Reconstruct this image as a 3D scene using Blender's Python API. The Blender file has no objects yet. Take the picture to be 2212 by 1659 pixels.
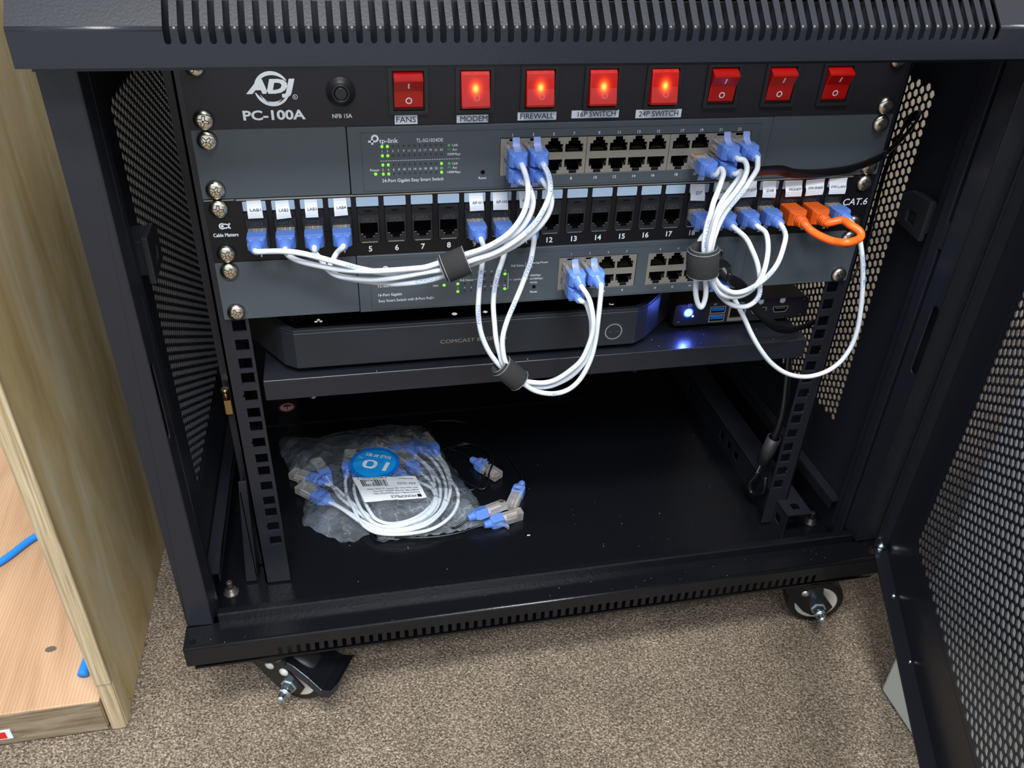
import bpy, bmesh, math, random
from mathutils import Vector, Matrix, noise
from mathutils.geometry import tessellate_polygon
random.seed(7)
# ---------------------------------------------------------------- scene, camera, light
S = bpy.context.scene
COL = S.collection
FLOOR = -515.0          # carpet level in rack millimetres (z = 0 is the top of the first rack unit)
def W3(p): return Vector((p[0]*.001, p[1]*.001, (p[2]-FLOOR)*.001))

cam_d = bpy.data.cameras.new('camera'); cam = bpy.data.objects.new('camera', cam_d); COL.objects.link(cam)
rx = Vector((0.979916, -0.196474, 0.034103)); dn = Vector((-0.080768, -0.547413, -0.832956)); fw = Vector((0.182322, 0.813472, -0.552288))
M = Matrix((rx, -dn, -fw)).transposed().to_4x4(); M.translation = W3((-152.581212, -538.422427, 112.397345))
cam.matrix_world = M
cam_d.sensor_fit = 'HORIZONTAL'; cam_d.sensor_width = 36.0; cam_d.lens = 28.9911
cam_d.clip_start = .01; cam_d.clip_end = 30
S.camera = cam
S.view_settings.view_transform = 'Standard'; S.view_settings.look = 'None'
S.view_settings.gamma = 1; S.view_settings.use_curve_mapping = False
S.view_settings.exposure = 0.0

wd = bpy.data.worlds.new('world'); S.world = wd; wd.use_nodes = True
wb = wd.node_tree.nodes['Background']; wb.inputs[0].default_value = (.84, .91, 1.0, 1); wb.inputs[1].default_value = .9

def area(name, loc, target, sx, sy, power, color):
    d = bpy.data.lights.new(name, 'AREA'); d.shape = 'RECTANGLE'; d.size = sx; d.size_y = sy
    d.energy = power; d.color = color
    o = bpy.data.objects.new(name, d); COL.objects.link(o)
    o.location = loc
    o.rotation_euler = (Vector(target)-Vector(loc)).to_track_quat('-Z', 'Y').to_euler()
    return o
# fluorescent ceiling fixtures of the room
area('ceiling_fixture_near', (-.10, -.95, 2.35), (-.10, -.95, 0), 1.2, .30, 62, (1, .98, .95))
area('ceiling_fixture_far', (.05, -1.9, 2.4), (.05, -1.9, 0), 1.2, .6, 78, (.92, .96, 1))
area('ceiling_fixture_left', (-1.6, -1.6, 2.4), (-1.6, -1.6, 0), .6, 1.2, 22, (.92, .96, 1))

# ---------------------------------------------------------------- materials
def mat(name, color, rough=.5, metal=0, spec=.5, trans=0, emis=None, estr=0, bump=None, ior=1.45, coat=0, alpha=1, noisec=None):
    m = bpy.data.materials.new(name); m.use_nodes = True
    nt = m.node_tree; b = nt.nodes['Principled BSDF']
    b.inputs['Base Color'].default_value = (*color, 1)
    b.inputs['Roughness'].default_value = rough; b.inputs['Metallic'].default_value = metal
    b.inputs['Specular IOR Level'].default_value = spec; b.inputs['IOR'].default_value = ior
    b.inputs['Transmission Weight'].default_value = trans
    b.inputs['Coat Weight'].default_value = coat; b.inputs['Coat Roughness'].default_value = .15
    b.inputs['Alpha'].default_value = alpha
    if emis: b.inputs['Emission Color'].default_value = (*emis, 1); b.inputs['Emission Strength'].default_value = estr
    tc = None
    if bump or noisec: tc = nt.nodes.new('ShaderNodeTexCoord')
    if bump:
        n = nt.nodes.new('ShaderNodeTexNoise'); n.inputs['Scale'].default_value = bump[0]; n.inputs['Detail'].default_value = 3
        bp = nt.nodes.new('ShaderNodeBump'); bp.inputs['Strength'].default_value = bump[1]; bp.inputs['Distance'].default_value = bump[2]
        nt.links.new(tc.outputs['Object'], n.inputs['Vector']); nt.links.new(n.outputs['Fac'], bp.inputs['Height'])
        nt.links.new(bp.outputs['Normal'], b.inputs['Normal'])
    if noisec:
        n = nt.nodes.new('ShaderNodeTexNoise'); n.inputs['Scale'].default_value = noisec[0]; n.inputs['Detail'].default_value = 5
        r = nt.nodes.new('ShaderNodeValToRGB'); r.color_ramp.elements[0].position = .35; r.color_ramp.elements[1].position = .65
        r.color_ramp.elements[0].color = (*color, 1); r.color_ramp.elements[1].color = (*noisec[1], 1)
        nt.links.new(tc.outputs['Object'], n.inputs['Vector']); nt.links.new(n.outputs['Fac'], r.inputs['Fac'])
        nt.links.new(r.outputs['Color'], b.inputs['Base Color'])
    return m
BLACK = mat('black_powder_coat', (.0135, .0148, .0205), .28, spec=.5, bump=(650, .15, .0004))
BLACKG = mat('black_gloss_coat', (.0042, .0048, .0068), .24, spec=.55, bump=(380, .25, .0006))
PANELB = mat('black_panel_paint', (.014, .014, .019), .42, spec=.45, bump=(900, .1, .0003))
SATB = mat('black_satin_ink', (.006, .006, .008), .35, spec=.4)
GREY = mat('grey_switch_paint', (.066, .081, .096), .36, spec=.5, bump=(800, .08, .0003))
GREYD = mat('dark_grey_modem_plastic', (.015, .018, .023), .5, spec=.45, bump=(1500, .15, .0002))
GLOSSB = mat('gloss_black_plastic', (.003, .003, .004), .08)
PLASB = mat('black_plastic', (.016, .017, .020), .32)
CAV = mat('socket_black', (.003, .003, .003), .6, spec=.1)
STEEL = mat('nickel_steel', (.82, .76, .64), .2, metal=1)
ZINC = mat('zinc_plated_steel', (.62, .72, .80), .25, metal=1)
JACKM = mat('brushed_jack_metal', (.40, .38, .335), .36, metal=.6, bump=(300, .1, .0004))
GOLD = mat('gold_contacts', (.8, .58, .22), .25, metal=1)
BRASS = mat('brass_latch', (.55, .38, .18), .3, metal=1)
WHITEP = mat('white_print', (.72, .77, .82), .5)
GREYP = mat('pale_grey_print', (.50, .56, .64), .5)
DIMP = mat('dim_print', (.07, .075, .08), .5)
BLUEP = mat('blue_print', (.06, .22, .62), .5)
INK = mat('black_ink', (.01, .01, .012), .5)
INKB = mat('dark_label_ink', (.02, .025, .06), .5)
TABW = mat('write_on_tab', (.32, .42, .55), .45)
LABELW = mat('label_tape', (.66, .72, .82), .4)
PAPER = mat('white_paper', (.72, .75, .80), .5)
CORD = mat('white_cord_jacket', (.62, .66, .71), .38, spec=.5)
CORDO = mat('orange_cord_jacket', (.85, .13, .012), .38)
CORDB = mat('black_cord_jacket', (.006, .006, .007), .3)
BLUEC = mat('blue_cord_jacket', (.01, .20, .75), .35)
BOOT = mat('translucent_blue_boot', (.17, .34, .92), .2, trans=.3, ior=1.4)
BOOTL = mat('pale_blue_latch_tab', (.36, .48, .92), .3, trans=.35, ior=1.4)
CLEAR = mat('clear_polycarbonate', (.95, .97, .99), .06, trans=.80, ior=1.35)
REDP = mat('red_translucent_rocker', (.50, .004, .003), .22, trans=.15, coat=.4)
LEDG = mat('green_led', (.05, .6, .02), .4, emis=(.16, 1.0, .02), estr=2.2)
LEDGD = mat('green_legend_dot', (.10, .42, .10), .5)
LEDX = mat('unlit_led', (.028, .034, .038), .4)
LEDA = mat('amber_legend', (.6, .25, .03), .5)
LEDB = mat('blue_led', (.3, .4, 1), .3, emis=(.10, .17, 1), estr=420)
LEDHALO = mat('blue_led_halo', (.05, .1, .8), .3, emis=(.005, .04, 1), estr=10)
LEDW = mat('white_indicator', (.8, .78, .7), .4, emis=(1, .93, .8), estr=.55)
USBB = mat('blue_usb_tongue', (.01, .16, .65), .4)
VELC = mat('black_hook_and_loop', (.022, .023, .024), .75, bump=(3800, .8, .0008))
RUBBER = mat('black_rubber', (.010, .010, .010), .45)
HUBW = mat('ivory_wheel_hub', (.62, .58, .52), .45)
RIVET = mat('painted_rivet', (.45, .47, .42), .45)
VELE = mat('frayed_edge_highlight', (.26, .28, .30), .7, bump=(2600, 1, .001))  # fraying edge lightened so its colour carries the wrap highlights
STEELD = mat('dark_nickel_and_recess_shade', (.10, .09, .08), .4, metal=.6)  # shade of the screw recess put into the colour; also plain dark stud steel
GLOWP = mat('glow_tinted_print', (.75, .22, .20), .4)
REDK = mat('red_sticker_ink', (.6, .02, .02), .5)
STKB = mat('sticker_blue', (.004, .16, .62), .4)
STKL = mat('sticker_light_blue', (.01, .30, .78), .4)
BOXW = mat('off_white_enamel', (.50, .52, .48), .5, noisec=(8, (.54, .56, .52)))
WALLT = mat('tan_wall_paint', (.42, .335, .245), .8, noisec=(3, (.46, .37, .275)))

def red_lit():
    # rocker with a neon lamp glowing through ribbed red plastic
    m = bpy.data.materials.new('lit_red_rocker'); m.use_nodes = True
    nt = m.node_tree; b = nt.nodes['Principled BSDF']
    b.inputs['Base Color'].default_value = (.55, .006, .003, 1); b.inputs['Roughness'].default_value = .25
    b.inputs['Coat Weight'].default_value = .4
    tc = nt.nodes.new('ShaderNodeTexCoord'); mp = nt.nodes.new('ShaderNodeMapping')
    mp.inputs['Location'].default_value = (0, 0, -.0006); mp.inputs['Scale'].default_value = (1, 0, .8)
    nt.links.new(tc.outputs['Object'], mp.inputs['Vector'])
    ln = nt.nodes.new('ShaderNodeVectorMath'); ln.operation = 'LENGTH'; nt.links.new(mp.outputs[0], ln.inputs[0])
    r = nt.nodes.new('ShaderNodeMapRange'); r.inputs['From Min'].default_value = .0006; r.inputs['From Max'].default_value = .0085
    r.inputs['To Min'].default_value = 1; r.inputs['To Max'].default_value = 0
    nt.links.new(ln.outputs['Value'], r.inputs['Value'])
    pw = nt.nodes.new('ShaderNodeMath'); pw.operation = 'POWER'; pw.inputs[1].default_value = 2.7; nt.links.new(r.outputs[0], pw.inputs[0])
    cr = nt.nodes.new('ShaderNodeValToRGB'); e = cr.color_ramp.elements
    e[0].position = 0; e[0].color = (.75, .012, .002, 1); e[1].position = 1; e[1].color = (1, .55, .08, 1)
    x = e.new(.35); x.color = (1, .10, .005, 1)
    nt.links.new(pw.outputs[0], cr.inputs['Fac'])
    # prismatic grid moulded in the lens
    ck = nt.nodes.new('ShaderNodeTexBrick'); ck.offset = 0; ck.inputs['Scale'].default_value = 1
    ck.inputs['Color1'].default_value = (1, 1, 1, 1); ck.inputs['Color2'].default_value = (1, 1, 1, 1); ck.inputs['Mortar'].default_value = (.32, .32, .32, 1)
    ck.inputs['Mortar Size'].default_value = .00016; ck.inputs['Brick Width'].default_value = .00085; ck.inputs['Row Height'].default_value = .00085
    sx = nt.nodes.new('ShaderNodeSeparateXYZ'); cx = nt.nodes.new('ShaderNodeCombineXYZ'); nt.links.new(tc.outputs['Object'], sx.inputs[0])
    nt.links.new(sx.outputs[0], cx.inputs[0]); nt.links.new(sx.outputs[2], cx.inputs[1]); nt.links.new(cx.outputs[0], ck.inputs['Vector'])
    st = nt.nodes.new('ShaderNodeMapRange'); st.inputs['To Min'].default_value = .10; st.inputs['To Max'].default_value = 3.4
    nt.links.new(pw.outputs[0], st.inputs['Value'])
    mu = nt.nodes.new('ShaderNodeMath'); mu.operation = 'MULTIPLY'; nt.links.new(st.outputs[0], mu.inputs[0]); nt.links.new(ck.outputs['Color'], mu.inputs[1])
    nt.links.new(cr.outputs['Color'], b.inputs['Emission Color']); nt.links.new(mu.outputs[0], b.inputs['Emission Strength'])
    return m
REDLIT = red_lit()

def carpet_mat():
    m = bpy.data.materials.new('brown_loop_carpet'); m.use_nodes = True
    nt = m.node_tree; b = nt.nodes['Principled BSDF']; b.inputs['Roughness'].default_value = .95; b.inputs['Specular IOR Level'].default_value = .1
    L = nt.links.new
    tc = nt.nodes.new('ShaderNodeTexCoord')
    n0 = nt.nodes.new('ShaderNodeTexNoise'); n0.inputs['Scale'].default_value = 300; n0.inputs['Detail'].default_value = 2
    L(tc.outputs['Object'], n0.inputs['Vector'])
    mx = nt.nodes.new('ShaderNodeMixRGB'); mx.blend_type = 'ADD'; mx.inputs[0].default_value = .004
    L(tc.outputs['Object'], mx.inputs[1]); L(n0.outputs['Color'], mx.inputs[2])
    v = nt.nodes.new('ShaderNodeTexVoronoi'); v.inputs['Scale'].default_value = 760; L(mx.outputs[0], v.inputs['Vector'])
    n1 = nt.nodes.new('ShaderNodeTexNoise'); n1.inputs['Scale'].default_value = 520; n1.inputs['Detail'].default_value = 3; L(tc.outputs['Object'], n1.inputs['Vector'])
    n2 = nt.nodes.new('ShaderNodeTexNoise'); n2.inputs['Scale'].default_value = 14; n2.inputs['Detail'].default_value = 4; L(tc.outputs['Object'], n2.inputs['Vector'])
    r = nt.nodes.new('ShaderNodeValToRGB'); e = r.color_ramp.elements
    e[0].position = .28; e[0].color = (.085, .062, .045, 1); e[1].position = .72; e[1].color = (.42, .355, .275, 1)
    k = e.new(.5); k.color = (.205, .162, .12, 1)
    sepv = nt.nodes.new('ShaderNodeSeparateColor'); L(v.outputs['Color'], sepv.inputs[0])
    a = nt.nodes.new('ShaderNodeMath'); a.operation = 'MULTIPLY_ADD'; a.inputs[1].default_value = .28; a.inputs[2].default_value = -.14
    L(sepv.outputs[0], a.inputs[0])
    s = nt.nodes.new('ShaderNodeMath'); s.operation = 'ADD'; L(n1.outputs['Fac'], s.inputs[0]); L(a.outputs[0], s.inputs[1]); L(s.outputs[0], r.inputs['Fac'])
    mr = nt.nodes.new('ShaderNodeMapRange'); mr.inputs['From Min'].default_value = .3; mr.inputs['From Max'].default_value = .7; mr.inputs['To Min'].default_value = .80; mr.inputs['To Max'].default_value = 1.18
    L(n2.outputs['Fac'], mr.inputs['Value'])
    mm = nt.nodes.new('ShaderNodeMixRGB'); mm.blend_type = 'MULTIPLY'; mm.inputs[0].default_value = 1; L(r.outputs['Color'], mm.inputs[1]); L(mr.outputs[0], mm.inputs[2])
    L(mm.outputs[0], b.inputs['Base Color'])
    bp = nt.nodes.new('ShaderNodeBump'); bp.inputs['Strength'].default_value = 1; bp.inputs['Distance'].default_value = .0013
    inv = nt.nodes.new('ShaderNodeMath'); inv.operation = 'MULTIPLY_ADD'; inv.inputs[1].default_value = -360; inv.inputs[2].default_value = 1
    L(v.outputs['Distance'], inv.inputs[0])
    inv.inputs[1].default_value = -1
    ad = nt.nodes.new('ShaderNodeMath'); ad.operation = 'ADD'; L(inv.outputs[0], ad.inputs[0]); L(n1.outputs['Fac'], ad.inputs[1])
    L(ad.outputs[0], bp.inputs['Height']); L(bp.outputs['Normal'], b.inputs['Normal'])
    return m
CARPET = carpet_mat()

def wood_mat(name, c0, c1, c2, scale, dist, rot=(0, 0, 0), rough=.55, spec=.3, bands=None):
    m = bpy.data.materials.new(name); m.use_nodes = True
    nt = m.node_tree; b = nt.nodes['Principled BSDF']; b.inputs['Roughness'].default_value = rough; b.inputs['Specular IOR Level'].default_value = spec
    L = nt.links.new
    tc = nt.nodes.new('ShaderNodeTexCoord'); mp = nt.nodes.new('ShaderNodeMapping')
    mp.inputs['Scale'].default_value = scale; mp.inputs['Rotation'].default_value = rot; L(tc.outputs['Object'], mp.inputs['Vector'])
    n = nt.nodes.new('ShaderNodeTexNoise'); n.inputs['Scale'].default_value = 1; n.inputs['Detail'].default_value = 7; n.inputs['Roughness'].default_value = .6
    n.inputs['Distortion'].default_value = dist; L(mp.outputs[0], n.inputs['Vector'])
    r = nt.nodes.new('ShaderNodeValToRGB'); e = r.color_ramp.elements
    e[0].position = .28; e[0].color = (*c0, 1); e[1].position = .72; e[1].color = (*c2, 1); k = e.new(.5); k.color = (*c1, 1)
    L(n.outputs['Fac'], r.inputs['Fac'])
    out = r.outputs['Color']
    if bands:
        w = nt.nodes.new('ShaderNodeTexWave'); w.wave_type = 'BANDS'; w.bands_direction = bands[0]; w.inputs['Scale'].default_value = bands[1]
        w.inputs['Distortion'].default_value = bands[2]; w.inputs['Detail'].default_value = 2; w.inputs['Detail Scale'].default_value = bands[3]
        L(tc.outputs['Object'], w.inputs['Vector'])
        mr = nt.nodes.new('ShaderNodeMapRange'); mr.inputs['To Min'].default_value = bands[4]; mr.inputs['To Max'].default_value = 1.06; L(w.outputs['Fac'], mr.inputs['Value'])
        mm = nt.nodes.new('ShaderNodeMixRGB'); mm.blend_type = 'MULTIPLY'; mm.inputs[0].default_value = 1; L(out, mm.inputs[1]); L(mr.outputs[0], mm.inputs[2]); out = mm.outputs[0]
    L(out, b.inputs['Base Color'])
    bp = nt.nodes.new('ShaderNodeBump'); bp.inputs['Strength'].default_value = .25; bp.inputs['Distance'].default_value = .0006
    L(n.outputs['Fac'], bp.inputs['Height']); L(bp.outputs['Normal'], b.inputs['Normal'])
    return m
PLY = wood_mat('varnished_plywood_face', (.33, .215, .09), (.52, .40, .20), (.64, .56, .38), (10, 24, 4.5), .7)
PLYE = wood_mat('plywood_edge_plies', (.24, .17, .09), (.43, .34, .21), (.56, .47, .33), (500, 20, 12), .4)
BOARD = wood_mat('bare_pine_board', (.33, .19, .10), (.46, .29, .175), (.53, .36, .23), (26, 3, 20), .8, bands=('X', 110, 1.2, .8, .90), rough=.6)
BOARDE = wood_mat('board_end_grain', (.10, .07, .045), (.20, .155, .10), (.31, .25, .17), (14, 20, 120), 1.5, rough=.7)

def bag_mat():
    m = bpy.data.materials.new('clear_bag_film'); m.use_nodes = True
    nt = m.node_tree; nt.nodes.clear(); L = nt.links.new
    o = nt.nodes.new('ShaderNodeOutputMaterial'); tr = nt.nodes.new('ShaderNodeBsdfTransparent'); tr.inputs[0].default_value = (.95, .97, .99, 1)
    gl = nt.nodes.new('ShaderNodeBsdfGlossy'); gl.inputs['Roughness'].default_value = .09; gl.inputs[0].default_value = (.9, .95, 1, 1)
    df = nt.nodes.new('ShaderNodeBsdfDiffuse'); df.inputs[0].default_value = (.75, .85, .95, 1)
    fr = nt.nodes.new('ShaderNodeLayerWeight'); fr.inputs['Blend'].default_value = .16
    tc = nt.nodes.new('ShaderNodeTexCoord'); n = nt.nodes.new('ShaderNodeTexNoise'); n.inputs['Scale'].default_value = 55; n.inputs['Detail'].default_value = 3; n.inputs['Distortion'].default_value = 1.5
    L(tc.outputs['Object'], n.inputs['Vector'])
    bp = nt.nodes.new('ShaderNodeBump'); bp.inputs['Strength'].default_value = .5; bp.inputs['Distance'].default_value = .0025; L(n.outputs['Fac'], bp.inputs['Height'])
    vo = nt.nodes.new('ShaderNodeTexVoronoi'); vo.feature = 'DISTANCE_TO_EDGE'; vo.inputs['Scale'].default_value = 34; L(tc.outputs['Object'], vo.inputs['Vector'])
    b2 = nt.nodes.new('ShaderNodeBump'); b2.inputs['Strength'].default_value = .9; b2.inputs['Distance'].default_value = .006; L(vo.outputs['Distance'], b2.inputs['Height']); L(bp.outputs[0], b2.inputs['Normal']); bp = b2
    L(bp.outputs[0], gl.inputs['Normal']); L(bp.outputs[0], fr.inputs['Normal'])
    m1 = nt.nodes.new('ShaderNodeMixShader'); L(tr.outputs[0], m1.inputs[1]); L(df.outputs[0], m1.inputs[2])
    nd = nt.nodes.new('ShaderNodeMixRGB'); nd.blend_type = 'ADD'; nd.inputs[0].default_value = .012; L(tc.outputs['Object'], nd.inputs[1]); L(n.outputs['Color'], nd.inputs[2])
    v2 = nt.nodes.new('ShaderNodeTexVoronoi'); v2.feature = 'DISTANCE_TO_EDGE'; v2.inputs['Scale'].default_value = 42; L(nd.outputs[0], v2.inputs['Vector']); L(nd.outputs[0], vo.inputs['Vector'])
    mr = nt.nodes.new('ShaderNodeMapRange'); mr.inputs['From Max'].default_value = .035; mr.inputs['To Min'].default_value = .22; mr.inputs['To Max'].default_value = .07; L(v2.outputs['Distance'], mr.inputs['Value'])
    n5 = nt.nodes.new('ShaderNodeTexNoise'); n5.inputs['Scale'].default_value = 28; L(tc.outputs['Object'], n5.inputs['Vector'])
    m5 = nt.nodes.new('ShaderNodeMapRange'); m5.inputs['From Min'].default_value = .42; m5.inputs['From Max'].default_value = .62; m5.inputs['To Min'].default_value = .055; m5.inputs['To Max'].default_value = 1; L(n5.outputs['Fac'], m5.inputs['Value'])
    m6 = nt.nodes.new('ShaderNodeMath'); m6.operation = 'MULTIPLY'; L(mr.outputs[0], m6.inputs[0]); L(m5.outputs[0], m6.inputs[1])
    m7 = nt.nodes.new('ShaderNodeMath'); m7.operation = 'ADD'; m7.inputs[1].default_value = .035; L(m6.outputs[0], m7.inputs[0]); L(m7.outputs[0], m1.inputs[0])
    m2 = nt.nodes.new('ShaderNodeMixShader'); mf = nt.nodes.new('ShaderNodeMath'); mf.operation = 'MULTIPLY'; mf.inputs[1].default_value = .5; L(fr.outputs['Fresnel'], mf.inputs[0]); L(mf.outputs[0], m2.inputs[0]); L(m1.outputs[0], m2.inputs[1]); L(gl.outputs[0], m2.inputs[2])
    L(m2.outputs[0], o.inputs[0]); return m
FILM = bag_mat()

# ---------------------------------------------------------------- mesh helpers (all sizes in rack millimetres)
_tc = {}
def text2d(s, bold=0, shear=0):
    k = (s, bold, shear)
    if k in _tc: return _tc[k]
    cu = bpy.data.curves.new('tmp', 'FONT'); cu.body = s; cu.size = 1; cu.resolution_u = 3; cu.offset = bold; cu.shear = shear
    o = bpy.data.objects.new('tmp', cu); COL.objects.link(o)
    dg = bpy.context.evaluated_depsgraph_get(); me = o.evaluated_get(dg).to_mesh()
    vs = [(v.co.x, v.co.y) for v in me.vertices]; fs = [tuple(p.vertices) for p in me.polygons]
    bpy.data.objects.remove(o); bpy.data.curves.remove(cu)
    _tc[k] = (vs, fs); return _tc[k]
def smooth_path(pts, n=6):
    P = [Vector(p) for p in pts]; out = []
    for i in range(len(P)-1):
        p0 = P[max(i-1, 0)]; p1 = P[i]; p2 = P[i+1]; p3 = P[min(i+2, len(P)-1)]
        for k in range(n):
            t = k/n; out.append(.5*((2*p1)+(p2-p0)*t+(2*p0-5*p1+4*p2-p3)*t*t+(3*p1-p0-3*p2+p3)*t**3))
    out.append(P[-1]); return out
class MB:
    def __init__(s): s.v = []; s.f = []; s.m = []; s.s = []
    def add(s, vs, fs, mi=0, sm=False, M=None):
        o = len(s.v)
        s.v += [tuple(M @ Vector(v)) if M else tuple(v) for v in vs]
        for f in fs: s.f.append(tuple(i+o for i in f)); s.m.append(mi); s.s.append(sm)
        return s
    def box(s, x0, x1, y0, y1, z0, z1, mi=0, M=None):
        vs = [(x, y, z) for x in (x0, x1) for y in (y0, y1) for z in (z0, z1)]
        return s.add(vs, [(0, 1, 3, 2), (4, 6, 7, 5), (0, 4, 5, 1), (2, 3, 7, 6), (0, 2, 6, 4), (1, 5, 7, 3)], mi, False, M)
    def hexa(s, b, mi=0, M=None):   # eight corners: four at the bottom, four at the top
        return s.add(b, [(3, 2, 1, 0), (4, 5, 6, 7), (0, 1, 5, 4), (1, 2, 6, 5), (2, 3, 7, 6), (3, 0, 4, 7)], mi, False, M)
    def cyl(s, c0, c1, r0, r1=None, n=20, mi=0, sm=True, cap=True, M=None):
        r1 = r0 if r1 is None else r1
        return s.lathe(c0, c1, [(0, r0), (1, r1)], n, mi, sm, cap, M)
    def lathe(s, c0, c1, prof, n=20, mi=0, sm=True, cap=True, M=None, sx=1, sy=1, up=None):
        c0 = Vector(c0); c1 = Vector(c1); ax = (c1-c0); L = ax.length; a = ax.normalized()
        u = Vector(up) if up else (Vector((0, 0, 1)) if abs(a.z) < .9 else Vector((1, 0, 0)))
        e1 = a.cross(u).normalized(); e2 = e1.cross(a).normalized(); vs = []; fs = []
        for t, r in prof:
            for k in range(n):
                w = 2*math.pi*k/n; vs.append(c0+ax*t+e1*(r*sx*math.cos(w))+e2*(r*sy*math.sin(w)))
        for j in range(len(prof)-1):
            for k in range(n):
                fs.append((j*n+k, j*n+(k+1) % n, (j+1)*n+(k+1) % n, (j+1)*n+k))
        s.add(vs, fs, mi, sm, M)
        if cap:
            for j, fl in ((0, True), (len(prof)-1, False)):
                if prof[j][1] > 1e-6: s.add(vs[j*n:(j+1)*n], [tuple(range(n))[::-1] if fl else tuple(range(n))], mi, False, M)
        return s
    def tube(s, path, r, n=10, mi=0, cap=True, rf=None, flat=None):
        P = [Vector(p) for p in path]; vs = []; fs = []
        t0 = (P[1]-P[0]).normalized(); up = Vector((0, 0, 1)) if abs(t0.z) < .9 else Vector((1, 0, 0))
        if flat: up = Vector(flat)
        e = (up-t0*up.dot(t0)).normalized()
        for i, p in enumerate(P):
            t = (P[min(i+1, len(P)-1)]-P[max(i-1, 0)]).normalized()
            e = (e-t*e.dot(t)).normalized()
            if flat:
                e = (up-t*up.dot(t)).normalized()
            b = t.cross(e); rr = rf(i/(len(P)-1)) if rf else r
            ra, rb = (rr if not isinstance(rr, tuple) else rr[0]), (rr if not isinstance(rr, tuple) else rr[1])
            for k in range(n):
                w = 2*math.pi*k/n; vs.append(p+e*(ra*math.cos(w))+b*(rb*math.sin(w)))
        for j in range(len(P)-1):
            for k in range(n): fs.append((j*n+k, j*n+(k+1) % n, (j+1)*n+(k+1) % n, (j+1)*n+k))
        if cap: fs += [tuple(range(n))[::-1], tuple(range((len(P)-1)*n, len(P)*n))]
        return s.add(vs, fs, mi, True)
    def plate(s, outer, holes, fn, t0, t1, mi=0):
        """flat sheet with holes; fn(a, b, t) maps sheet coordinates to space"""
        loops = [outer]+holes; tri = tessellate_polygon([[Vector((a, b, 0)) for a, b in l] for l in loops])
        flat = [p for l in loops for p in l]; n = len(flat)
        vs = [fn(a, b, t0) for a, b in flat]+[fn(a, b, t1) for a, b in flat]; fs = []
        for t in tri: fs += [tuple(t), tuple(i+n for i in reversed(t))]
        o = 0
        for l in loops:
            for i in range(len(l)): j = (i+1) % len(l); fs.append((o+i, o+j, n+o+j, n+o+i))
            o += len(l)
        return s.add(vs, fs, mi)
    def text(s, txt, o, h, width=None, mi=0, right=(1, 0, 0), up=(0, 0, 1), align='c', bold=0, shear=0, fn=None):
        heavy = 0
        if ('M' in txt or 'W' in txt or 'K' in txt) and bold: heavy, bold = bold*.9, 0
        vs, fs = text2d(txt, bold, shear)
        if not vs: return s
        x0 = min(v[0] for v in vs); x1 = max(v[0] for v in vs); k = h/.70; kx = k if not width else width/(x1-x0)
        off = {'c': (x0+x1)/2, 'l': x0, 'r': x1}[align]
        r = Vector(right); u = Vector(up); o = Vector(o)
        if heavy:
            vs0, fs0 = vs, fs; vs = []; fs = []
            for dx, dy in ((-heavy, -heavy*.5), (-heavy, heavy*.5), (heavy, -heavy*.5), (heavy, heavy*.5), (0, 0)):
                q = len(vs); vs += [(a+dx, b+dy) for a, b in vs0]; fs += [tuple(i+q for i in f) for f in fs0]
        if fn: return s.add([fn((x-off)*kx, (y-.36)*k) for x, y in vs], fs, mi)
        if heavy:
            nn = r.cross(u)*.012; m_ = len(vs)//5
            return s.add([o+r*((x-off)*kx)+u*((y-.36)*k)+nn*(i//m_) for i, (x, y) in enumerate(vs)], fs, mi)
        return s.add([o+r*((x-off)*kx)+u*((y-.36)*k) for x, y in vs], fs, mi)
    def disc(s, o, r, mi=0, right=(1, 0, 0), up=(0, 0, 1), n=20, ri=0, a0=0, a1=360, sx=1):
        R = Vector(right); U = Vector(up); o = Vector(o); vs = []; fs = []
        full = abs(a1-a0) >= 360
        rr = (lambda q: ri) if not callable(ri) else ri; ro = (lambda q: r) if not callable(r) else r
        if ri == 0:
            return s.add([o+R*(sx*r*math.cos(2*math.pi*k/n))+U*(r*math.sin(2*math.pi*k/n)) for k in range(n)], [tuple(range(n))], mi)
        for k in range(n+1):
            q = k/n; w = math.radians(a0+(a1-a0)*q)
            for rad in (ro(q), rr(q)): vs.append(o+R*(sx*rad*math.cos(w))+U*(rad*math.sin(w)))
        for k in range(n): fs.append((2*k, 2*k+2, 2*k+3, 2*k+1))
        return s.add(vs, fs, mi)
    def mesh(s, name, mats, origin=(0, 0, 0), fix=True):
        me = bpy.data.meshes.new(name); O = Vector(origin)
        me.from_pydata([((v[0]-O.x)*.001, (v[1]-O.y)*.001, (v[2]-O.z)*.001) for v in s.v], [], s.f)
        for m in (mats if isinstance(mats, (list, tuple)) else [mats]): me.materials.append(m)
        me.polygons.foreach_set('material_index', s.m); me.polygons.foreach_set('use_smooth', s.s)
        if fix:
            bm = bmesh.new(); bm.from_mesh(me); bmesh.ops.remove_doubles(bm, verts=bm.verts, dist=1e-7)
            bmesh.ops.recalc_face_normals(bm, faces=bm.faces); bm.to_mesh(me); bm.free()
        me.update(); return me
    def build(s, name, mats, parent=None, bevel=0, seg=2, fix=True, origin=None):
        """one linked mesh object; its origin is the parent's origin, or the given one"""
        if origin is None: origin = parent['o_'] if parent is not None else (0, 0, FLOOR)
        me = s.mesh(name, mats, origin, fix)
        return link(name, me, parent, origin, bevel, seg)
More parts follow.
